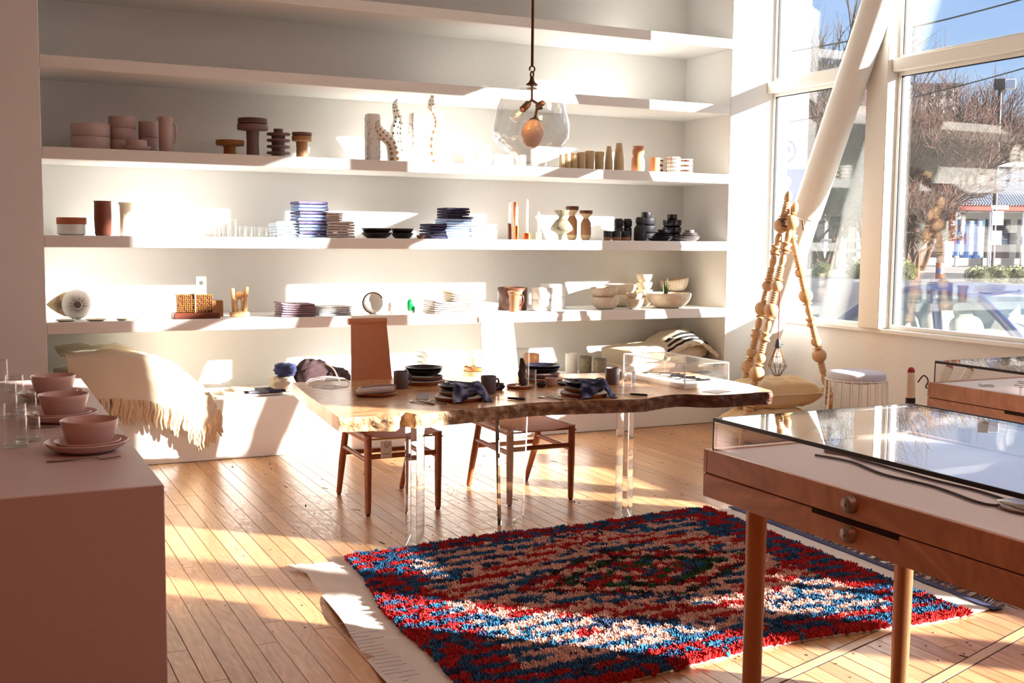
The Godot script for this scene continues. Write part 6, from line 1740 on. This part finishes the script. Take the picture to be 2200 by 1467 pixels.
func outdoors() -> void:
	mt("asphalt", Color(0.27, 0.26, 0.28), 0.9, 0.0, noise_tex(61, 0.05, Color(0.8, 0.8, 0.8), Color.WHITE), 0.5)
	mt("gravel", Color(0.58, 0.56, 0.53), 0.95, 0.0, noise_tex(62, 0.05, Color(0.8, 0.8, 0.8), Color.WHITE), 0.5)
	mt("hill", Color(0.33, 0.25, 0.22), 1.0, 0.0, noise_tex(63, 0.04, Color(0.6, 0.6, 0.6), Color.WHITE), 0.12)
	mt("bark", Color(0.26, 0.20, 0.19), 0.95)
	mt("bark_red", Color(0.34, 0.23, 0.19), 0.95)
	mt("bush_dark", Color(0.22, 0.22, 0.13), 0.95)
	mt("white_paint", Color(0.93, 0.93, 0.92), 0.5)
	mt("roof_metal", Color(0.74, 0.73, 0.72), 0.4)
	mt("trim_red", Color(0.72, 0.30, 0.24), 0.6)
	mt("dark_glass", Color(0.20, 0.17, 0.18), 0.15)
	mt("house_wall", Color(0.72, 0.69, 0.65), 0.8)
	mt("tarp", Color(0.28, 0.52, 0.80), 0.35)
	mt("post_dark", Color(0.22, 0.16, 0.17), 0.6)
	mt("sign_blue", Color(0.08, 0.26, 0.55), 0.5)
	mt("car_paint", Color(0.13, 0.17, 0.30), 0.28, 0.0)
	mt("car_glass", Color(0.30, 0.38, 0.38, 0.30), 0.0)
	(M["car_glass"] as StandardMaterial3D).transparency = BaseMaterial3D.TRANSPARENCY_ALPHA
	mt("car_seat", Color(0.84, 0.82, 0.78), 0.7)
	mt("car_inside", Color(0.30, 0.29, 0.31), 0.7)
	# ground: kerb side low, rising across the street
	var g := []
	for i in 41:
		var D := 8.0 + i * 4.0
		var row := PackedVector3Array()
		for j in 31:
			var s := -45.0 + j * 3.0
			var p := st(s, 0, D)
			if p.x < 6.90: p.x = 6.90
			p.y = lerpf(-0.25, 0.55, smoothstep(11.5, 19.0, p.x)) 
			row.append(p)
		g.append(row)
	g.reverse()
	struct("street_ground", mb().surf(g), "asphalt")
	var lot := mb()
	lot.bx(-14, 14, -0.2, 0.02, -2.2, 9.0, 0.01)
	var lo := solo("gravel_lot", "pale gravel forecourt before the low building across the street", "forecourt", lot, "gravel", st(0, 0.55, 53), -0.756)
	# hillside behind everything
	var hl := []
	var nz := FastNoiseLite.new(); nz.seed = 9; nz.frequency = 0.03
	for i in 13:
		var row := PackedVector3Array()
		for j in 41:
			var s := -80.0 + j * 4.0
			var f := i / 12.0
			row.append(st(s, 0.3 + 12.0 * f * f + 2.2 * nz.get_noise_2d(s, f * 30.0) * f, 78 + 60 * f))
		hl.append(row)
	hl.reverse()
	struct("hillside", mb().surf(hl), "hill")
	# long low building with corrugated roof and red eave
	var b := thing("low_building", "low white building with corrugated roof and red eave across the street", "building", st(1.2, 0.5, 60), -0.445)
	node("wall", b, mb().bx(-9, 9, 0, 2.75, -6, 0, 0), "house_wall")
	for k in 9:
		var x := -8.1 + k * 1.6
		node("window", b, mb().bx(x - 0.62, x + 0.62, 0.45, 2.35, -0.05, 0.03, 0.01), "dark_glass")
		node("column", b, mb().bx(x + 0.72, x + 0.90, 0.0, 2.75, 0.95, 1.13, 0.02), "white_paint")
	node("red_fascia", b, mb().bx(-9.2, 9.2, 2.72, 3.0, 1.0, 1.25, 0.02), "trim_red")
	node("soffit", b, mb().bx(-9.2, 9.2, 2.66, 2.74, -0.1, 1.0, 0.01), "white_paint")
	var cr := []
	for i in 2:
		var row := PackedVector3Array()
		for j in 301:
			var x := -0.9 + 10.1 * j / 300.0
			row.append(Vector3(x, (3.02 if i == 0 else 5.0) + 0.045 * sin(j * PI / 2.0), 1.3 if i == 0 else -1.9))
		cr.append(row)
	node("corrugated_roof", b, sheet(cr, 0.03), "roof_metal")
	var cr2 := []
	for i in 2:
		var row := PackedVector3Array()
		for j in 161: row.append(Vector3(-9.2 + 8.2 * j / 160.0, (3.02 if i == 0 else 4.2) + 0.04 * sin(j * PI / 2.0), 1.3 if i == 0 else -2.0))
		cr2.append(row)
	node("corrugated_roof", b, sheet(cr2, 0.03), "roof_metal")
	node("ridge_cap", b, mb().bx(-1.0, 9.3, 5.02, 5.28, -2.2, -1.6, 0.02), "roof_metal")
	# left white building with the parking sign, and houses up the hill
	var lb := thing("white_building", "plain sunlit white building behind the corner window", "building", Vector3(10.75, 0.05, -16.6))
	node("wall", lb, mb().bx(-1.3, 1.5, 0, 5.9, -2.2, 2.2, 0.01), "house_wall")
	node("parapet", lb, mb().bx(-1.4, 1.58, 5.9, 6.1, -2.3, 2.3, 0.02), "white_paint")
	for k in 3: node("window", lb, mb().bx(-0.9 + k * 0.8, -0.4 + k * 0.8, 4.2, 5.2, 2.16, 2.22, 0.01), "dark_glass")
	var ps := thing("parking_sign", "white parking sign with blue letter P over a blue panel reading 2", "sign", Vector3(10.9, 0, -13.28), -0.68)
	node("post", ps, mb().tube([Vector3(0, -0.1, -0.05), Vector3(0, 3.2, -0.05)], 0.025, 10), "white_paint")
	node("upper_board", ps, mb().bx(-0.28, 0.28, 2.73, 3.22, -0.02, 0.0, 0.01), "white_paint")
	node("lower_board", ps, mb().bx(-0.28, 0.28, 2.21, 2.72, -0.02, 0.0, 0.01), "sign_blue")
	var ring := []
	for k in 33: ring.append(Vector3(cos(TAU * k / 32.0) * 0.13, 2.98 + sin(TAU * k / 32.0) * 0.155, 0.006))
	node("ring", ps, mb().tube(ring, 0.014, 6, false), "sign_blue")
	for tx in [["letter_p", "P", 2.98, "sign_blue", 24], ["figure_two", "2", 2.465, "white_paint", 44]]:
		var tm := TextMesh.new()
		var sf := SystemFont.new(); sf.font_names = PackedStringArray(["Droid Sans"]); sf.font_weight = 700
		tm.font = sf; tm.text = tx[1]; tm.font_size = tx[4]; tm.pixel_size = 0.0085; tm.depth = 0.012
		tm.material = M[tx[3]]
		var o := MeshInstance3D.new()
		o.name = tx[0]; o.mesh = tm; o.position = Vector3(0, tx[2], 0.006)
		ps.add_child(o, true)
	var hs := [[-0.6, 14.6, 112, 3.4, 2.6, "leftmost pale house on the hill"], [2.4, 13.2, 118, 3.6, 4.2, "pale house on the hill, left of the lamp post"], [6.4, 12.6, 124, 3.4, 3.8, "pale house on the hill, right of the lamp post"]]
	for h in hs:
		var ho := thing("hill_house", h[5], "house", st(h[0], h[1] - h[4] + 1.4, h[2]), -0.5, "houses on the hill")
		node("wall", ho, mb().bx(-h[3] * 0.5, h[3] * 0.5, -4.0, h[4], -3, 0, 0), "house_wall")
		node("roof", ho, mb().bx(-h[3] * 0.56, h[3] * 0.56, h[4], h[4] + 0.25, -3.4, 0.4, 0.02), "post_dark")
		for r in 2:
			for c in 3: node("window", ho, mb().bx(-h[3] * 0.36 + c * h[3] * 0.28, -h[3] * 0.36 + c * h[3] * 0.28 + 0.42, h[4] - 1.1 - r * 1.5, h[4] - 0.3 - r * 1.5, -0.02, 0.05, 0), "dark_glass")
	# trees
	bare_tree("dense reddish bare tree filling the middle of the big window", st(-0.9, 0.5, 47), 7.2, 6, 7, 4, 0.0, 5, "bark_red", 0.4)
	bare_tree("dense reddish bare tree at the left edge of the big window", st(-2.6, 0.5, 52), 7.6, 5, 7, 4, 0.0, 8, "bark_red", 0.35)
	bare_tree("low dense bare tree before the left half of the low building", st(-1.0, 0.5, 38), 3.6, 5, 6, 4, -0.05, 9, "bark_red", 0.6)
	bare_tree("bare tree behind the corrugated roof, right in the big window", st(4.2, 0.5, 74), 8.6, 4, 5, 4, 0.2, 12, "bark", 0.3)
	bare_tree("tall slim bare tree just right of the lamp post", st(2.8, 0.5, 70), 11.5, 2, 5, 4, 0.4, 17, "bark", 0.15)
	bare_tree("slim bare tree left of the lamp post, against the sky", st(1.2, 0.5, 76), 12.0, 2, 5, 4, 0.4, 19, "bark", 0.15)
	bare_tree("bushy bare tree seen through the corner window behind the column", st(-4.3, 0.5, 46), 6.6, 6, 7, 4, 0.0, 23, "bark_red", 0.4)
	bare_tree("tall upright bare tree reaching the top of the corner window", st(-4.6, 0.5, 55), 13.0, 3, 5, 4, 0.5, 29, "bark", 0.14)
	bare_tree("broad bare tree at the left of the corner window", st(-6.6, 0.5, 50), 7.4, 6, 6, 4, 0.05, 31, "bark_red", 0.5)
	# street lamp, poles and wires
	var lp := thing("street_lamp", "tall dark street lamp with boxy white head across the street", "street lamp", st(2.0, 0.5, 50))
	node("pole", lp, mb().tube([Vector3(0, 0, 0), Vector3(0, 4, 0), Vector3(-0.02, 7.75, 0)], [0.11, 0.09, 0.075], 10), "post_dark")
	node("arm_box", lp, mb().box(Vector3(-0.05, 7.55, 0), Vector3(0.42, 0.42, 0.42), 0.02, Basis(Vector3.UP, 0.75)), "post_dark")
	node("lamp_head", lp, mb().box(Vector3(0.24, 7.55, 0.26), Vector3(0.42, 0.36, 0.40), 0.02, Basis(Vector3.UP, 0.75)), "white_paint")
	solo("utility_pole", "short dark wooden pole at the right beyond the corrugated roof", "pole", mb().tube([Vector3(0, 0, 0), Vector3(0, 3, 0), Vector3(0.02, 7.6, 0)], 0.18, 10), "post_dark", st(3.55, 0.5, 70))
	for w in [[st(-2.7, 3.45, 18), st(3.4, 4.95, 18), "lower black power line crossing behind the street lamp"], [st(-2.6, 3.85, 14), st(3.0, 5.05, 14), "upper black power line crossing the top right pane"]]:
		var pts := []
		for k in 25:
			var f := k / 24.0
			pts.append((w[0] as Vector3).lerp(w[1], f) - Vector3(0, 0.55 * 4 * f * (1 - f) * 0.35, 0))
		solo("power_line", w[2], "wire", mb().tube(pts, 0.010, 6), "rubber", Vector3.ZERO, 0, "power lines")
	# sign pole with white boards
	var sp := thing("white_sign_pole", "white pole with two square blank sign boards across the street", "sign", st(1.64, 0.5, 40))
	node("pole", sp, mb().tube([Vector3(-0.16, 0, 0), Vector3(-0.16, 2.3, 0)], 0.025, 8), "white_paint")
	node("upper_board", sp, mb().box(Vector3(0.04, 1.98, 0.03), Vector3(0.40, 0.46, 0.03), 0.01, Basis(Vector3.UP, -0.5)), "white_paint")
	node("lower_board", sp, mb().box(Vector3(0.04, 1.34, 0.03), Vector3(0.34, 0.46, 0.03), 0.01, Basis(Vector3.UP, -0.5)), "white_paint")
	node("top_board", sp, mb().box(Vector3(0.14, 2.33, 0.03), Vector3(0.56, 0.14, 0.03), 0.01, Basis(Vector3.UP, -0.5)), "white_paint")
	# blue tarp over a rack
	var tp := thing("blue_tarp", "blue and white tarpaulin hanging over a rail before the low building", "tarp", st(1.08, 0.5, 57), -0.6)
	var rows := []
	for i in 13:
		var row := PackedVector3Array()
		var f := i / 12.0
		for j in 33:
			var u := j / 32.0
			row.append(Vector3(-0.78 + 1.56 * u + 0.05 * sin(u * 15) * f, 2.22 - 1.72 * f + 0.06 * sin(u * 7.0), 0.10 * sin(u * 21.0 + f * 2.0) * (0.25 + f) + 0.12 * f))
		rows.append(row)
	rows.reverse()
	node("sheet", tp, sheet(rows, 0.02), "tarp")
	for k in 4:
		var x: float = [-0.62, -0.18, 0.22, 0.6][k]
		var fr := []
		for i in 9:
			var f := i / 8.0
			var u := (x + 0.78) / 1.56 + 0.02 * sin(f * 6)
			var zz := 0.10 * sin(u * 21.0 + f * 2.0) * (0.25 + f) + 0.12 * f + 0.05
			fr.append(PackedVector3Array([Vector3(x - 0.10, 2.2 - 1.6 * f, zz), Vector3(x, 2.2 - 1.6 * f, zz + 0.03), Vector3(x + 0.09, 2.2 - 1.6 * f, zz)]))
		fr.reverse()
		node("white_fold", tp, sheet(fr, 0.02), "white_paint")
	for s in [-1.0, 1.0]: node("rack_post", tp, mb().tube([Vector3(s * 0.8, 0, 0), Vector3(s * 0.8, 2.25, 0)], 0.035, 8), "post_dark")
	node("rack_rail", tp, mb().tube([Vector3(-0.82, 2.2, 0), Vector3(0.82, 2.2, 0)], 0.035, 8), "post_dark")
	# white rails, kiosk post, bollard, hedges
	var ra := thing("white_railing", "white two-bar railing along the forecourt across the street", "railing", st(-3.0, 0.5, 50), -0.756)
	node("bar", ra, mb().bx(-2.6, 2.5, 1.16, 1.28, -0.03, 0.03, 0.01), "white_paint")
	node("bar", ra, mb().bx(-2.6, 2.5, 0.74, 0.88, -0.03, 0.03, 0.01), "white_paint")
	for k in 4: node("post", ra, mb().bx(-2.5 + k * 1.6, -2.36 + k * 1.6, 0, 1.3, -0.09, -0.03, 0.01), "white_paint")
	var kp := thing("white_gate_post", "square white post with dark cap left of the blue tarpaulin", "post", st(0.30, 0.5, 56), -0.6)
	node("shaft", kp, mb().bx(-0.18, 0.18, 0, 1.42, -0.18, 0.18, 0.02), "white_paint")
	node("cap", kp, mb().bx(-0.30, 0.34, 1.42, 1.5, -0.26, 0.26, 0.02), "post_dark")
	var bo := thing("striped_bollard", "short bollard with red, white and blue bands at the street edge", "bollard", st(0.0, 0.5, 34))
	for k in 4:
		node("band", bo, mb().lathe([Vector2(0.10, k * 0.15), Vector2(0.10, k * 0.15 + 0.15), Vector2(0, k * 0.15 + 0.15)], 16), ["house_wall", "trim_red", "sign_blue", "trim_red"][k])
	bush("round clipped bush at the left edge of the big window", st(-1.08, 0.45, 36), Vector3(0.38, 0.36, 0.38), 700, 3, "street bushes")
	bush("clipped bush seen left of the white window post", st(-2.3, 0.45, 36), Vector3(0.34, 0.35, 0.34), 500, 4, "street bushes")
	bush("small low bush behind the slanted column", st(-3.5, 0.5, 37), Vector3(0.28, 0.26, 0.28), 350, 5, "street bushes")
	for k in 4:
		bush("dark hedge bush on the right across the street, %s from the left" % ["first", "second", "third", "fourth"][k], st(1.05 + k * 0.5, 0.45, 34.0 + 0.3 * k), Vector3(0.36, 0.30, 0.34), 350, 10 + k, "hedge on the right")
	car()

func car() -> void:
	# parked along the kerb: local +z is the nose, seen from its left side
	var o := thing("parked_car", "dark blue car with pale seats parked right outside the window", "car", Vector3(9.35, -0.26, -7.9), 0.0)
	var hw := 0.86
	# lower body: side profile extruded across
	var prof := P2([-2.25, 0.32, -2.30, 0.60, -2.22, 0.86, -1.4, 0.93, 0.6, 0.93, 1.55, 0.86, 2.05, 0.74, 2.18, 0.55, 2.15, 0.30, 1.75, 0.26, -1.9, 0.26])
	var xf := Transform3D(Basis(Vector3(0, 0, 1), Vector3(1, 0, 0), Vector3(0, 1, 0)), Vector3.ZERO)
	node("body", o, mb().prism(prof, -hw, hw, xf), "car_paint")
	# roof shell and pillars
	var rl := []
	for i in 9:
		var f := i / 8.0
		var z := lerpf(-1.05, 0.22, f)
		var row := PackedVector3Array()
		for j in 9:
			var u := -1.0 + 2.0 * j / 8.0
			row.append(Vector3(u * 0.66, 1.49 - 0.06 * pow(absf(u), 3.0) - 0.07 * pow(absf(f * 2 - 1), 2.5), z))
		rl.append(row)
	rl.reverse()
	node("roof", o, sheet(rl, 0.05), "car_paint")
	for s in [-1.0, 1.0]:
		node("front_pillar", o, mb().tube([Vector3(s * 0.64, 1.40, 0.20), Vector3(s * 0.72, 1.2, 0.55), Vector3(s * 0.80, 0.92, 0.98)], 0.042, 8), "car_paint")
		node("middle_pillar", o, mb().tube([Vector3(s * 0.655, 1.42, -0.35), Vector3(s * 0.80, 0.92, -0.12)], 0.045, 8), "car_paint")
		node("rear_pillar", o, mb().tube([Vector3(s * 0.65, 1.40, -1.03), Vector3(s * 0.78, 0.92, -1.75)], 0.07, 8), "car_paint")
		node("side_glass", o, sheet([PackedVector3Array([Vector3(s * 0.80, 0.93, -1.6), Vector3(s * 0.80, 0.93, 0.95)]), PackedVector3Array([Vector3(s * 0.655, 1.41, -1.0), Vector3(s * 0.655, 1.41, 0.2)])], 0.004), "car_glass")
	node("windscreen", o, sheet([PackedVector3Array([Vector3(-0.78, 0.92, 1.0), Vector3(0.78, 0.92, 1.0)]), PackedVector3Array([Vector3(-0.63, 1.42, 0.22), Vector3(0.63, 1.42, 0.22)])], 0.004), "car_glass")
	node("rear_window", o, sheet([PackedVector3Array([Vector3(-0.63, 1.42, -1.05), Vector3(0.63, 1.42, -1.05)]), PackedVector3Array([Vector3(-0.76, 0.92, -1.75), Vector3(0.76, 0.92, -1.75)])], 0.004), "car_glass")
	for s in [-1.0, 1.0]:
		node("seat", o, mb().pill(Vector3(s * 0.34, 1.0, -0.20), Vector3(0.22, 0.20, 0.07), 0.6, 0.7, Basis(Vector3.RIGHT, -0.25), 20, 12), "car_seat")
		node("headrest", o, mb().pill(Vector3(s * 0.34, 1.24, -0.27), Vector3(0.12, 0.085, 0.05), 0.6, 0.7, Basis(Vector3.RIGHT, -0.2), 18, 10), "car_seat")
		node("rear_seat", o, mb().pill(Vector3(s * 0.34, 1.0, -1.15), Vector3(0.30, 0.18, 0.08), 0.6, 0.7, Basis(Vector3.RIGHT, -0.3), 20, 12), "car_seat")
	node("dashboard", o, mb().pill(Vector3(0, 0.94, 0.72), Vector3(0.70, 0.07, 0.16), 0.6, 0.5), "car_inside")
	var sw := []
	for k in 29:
		var a := TAU * k / 28.0
		sw.append(Vector3(-0.34 + cos(a) * 0.19, 1.0 + sin(a) * 0.17, 0.45 - sin(a) * 0.10))
	node("steering_wheel", o, mb().tube(sw, 0.016, 8, false), "car_seat")
	for s in [-1.0, 1.0]:
		for z in [-1.4, 1.35]:
			var w := node("wheel", o, mb().lathe(V2([0, -0.1, 0.2, -0.1, 0.30, -0.09, 0.325, -0.05, 0.325, 0.05, 0.30, 0.09, 0.2, 0.1, 0, 0.1]), 28, Transform3D(Basis(Vector3.BACK, PI / 2), Vector3(s * 0.80, 0.325, z))), "rubber")
			node("hub", w, mb().lathe(V2([0, -0.012, 0.18, -0.012, 0.19, 0, 0.18, 0.012, 0, 0.012]), 20, Transform3D(Basis(Vector3.BACK, PI / 2), Vector3(s * 0.90, 0.325, z))), "steel")
		node("door_mirror", o, mb().pill(Vector3(s * 0.95, 1.0, 0.72), Vector3(0.10, 0.065, 0.05), 0.7, 0.7), "car_paint")
		node("door_handle", o, mb().box(Vector3(s * 0.868, 0.82, -0.3), Vector3(0.02, 0.025, 0.18), 0.006), "steel")
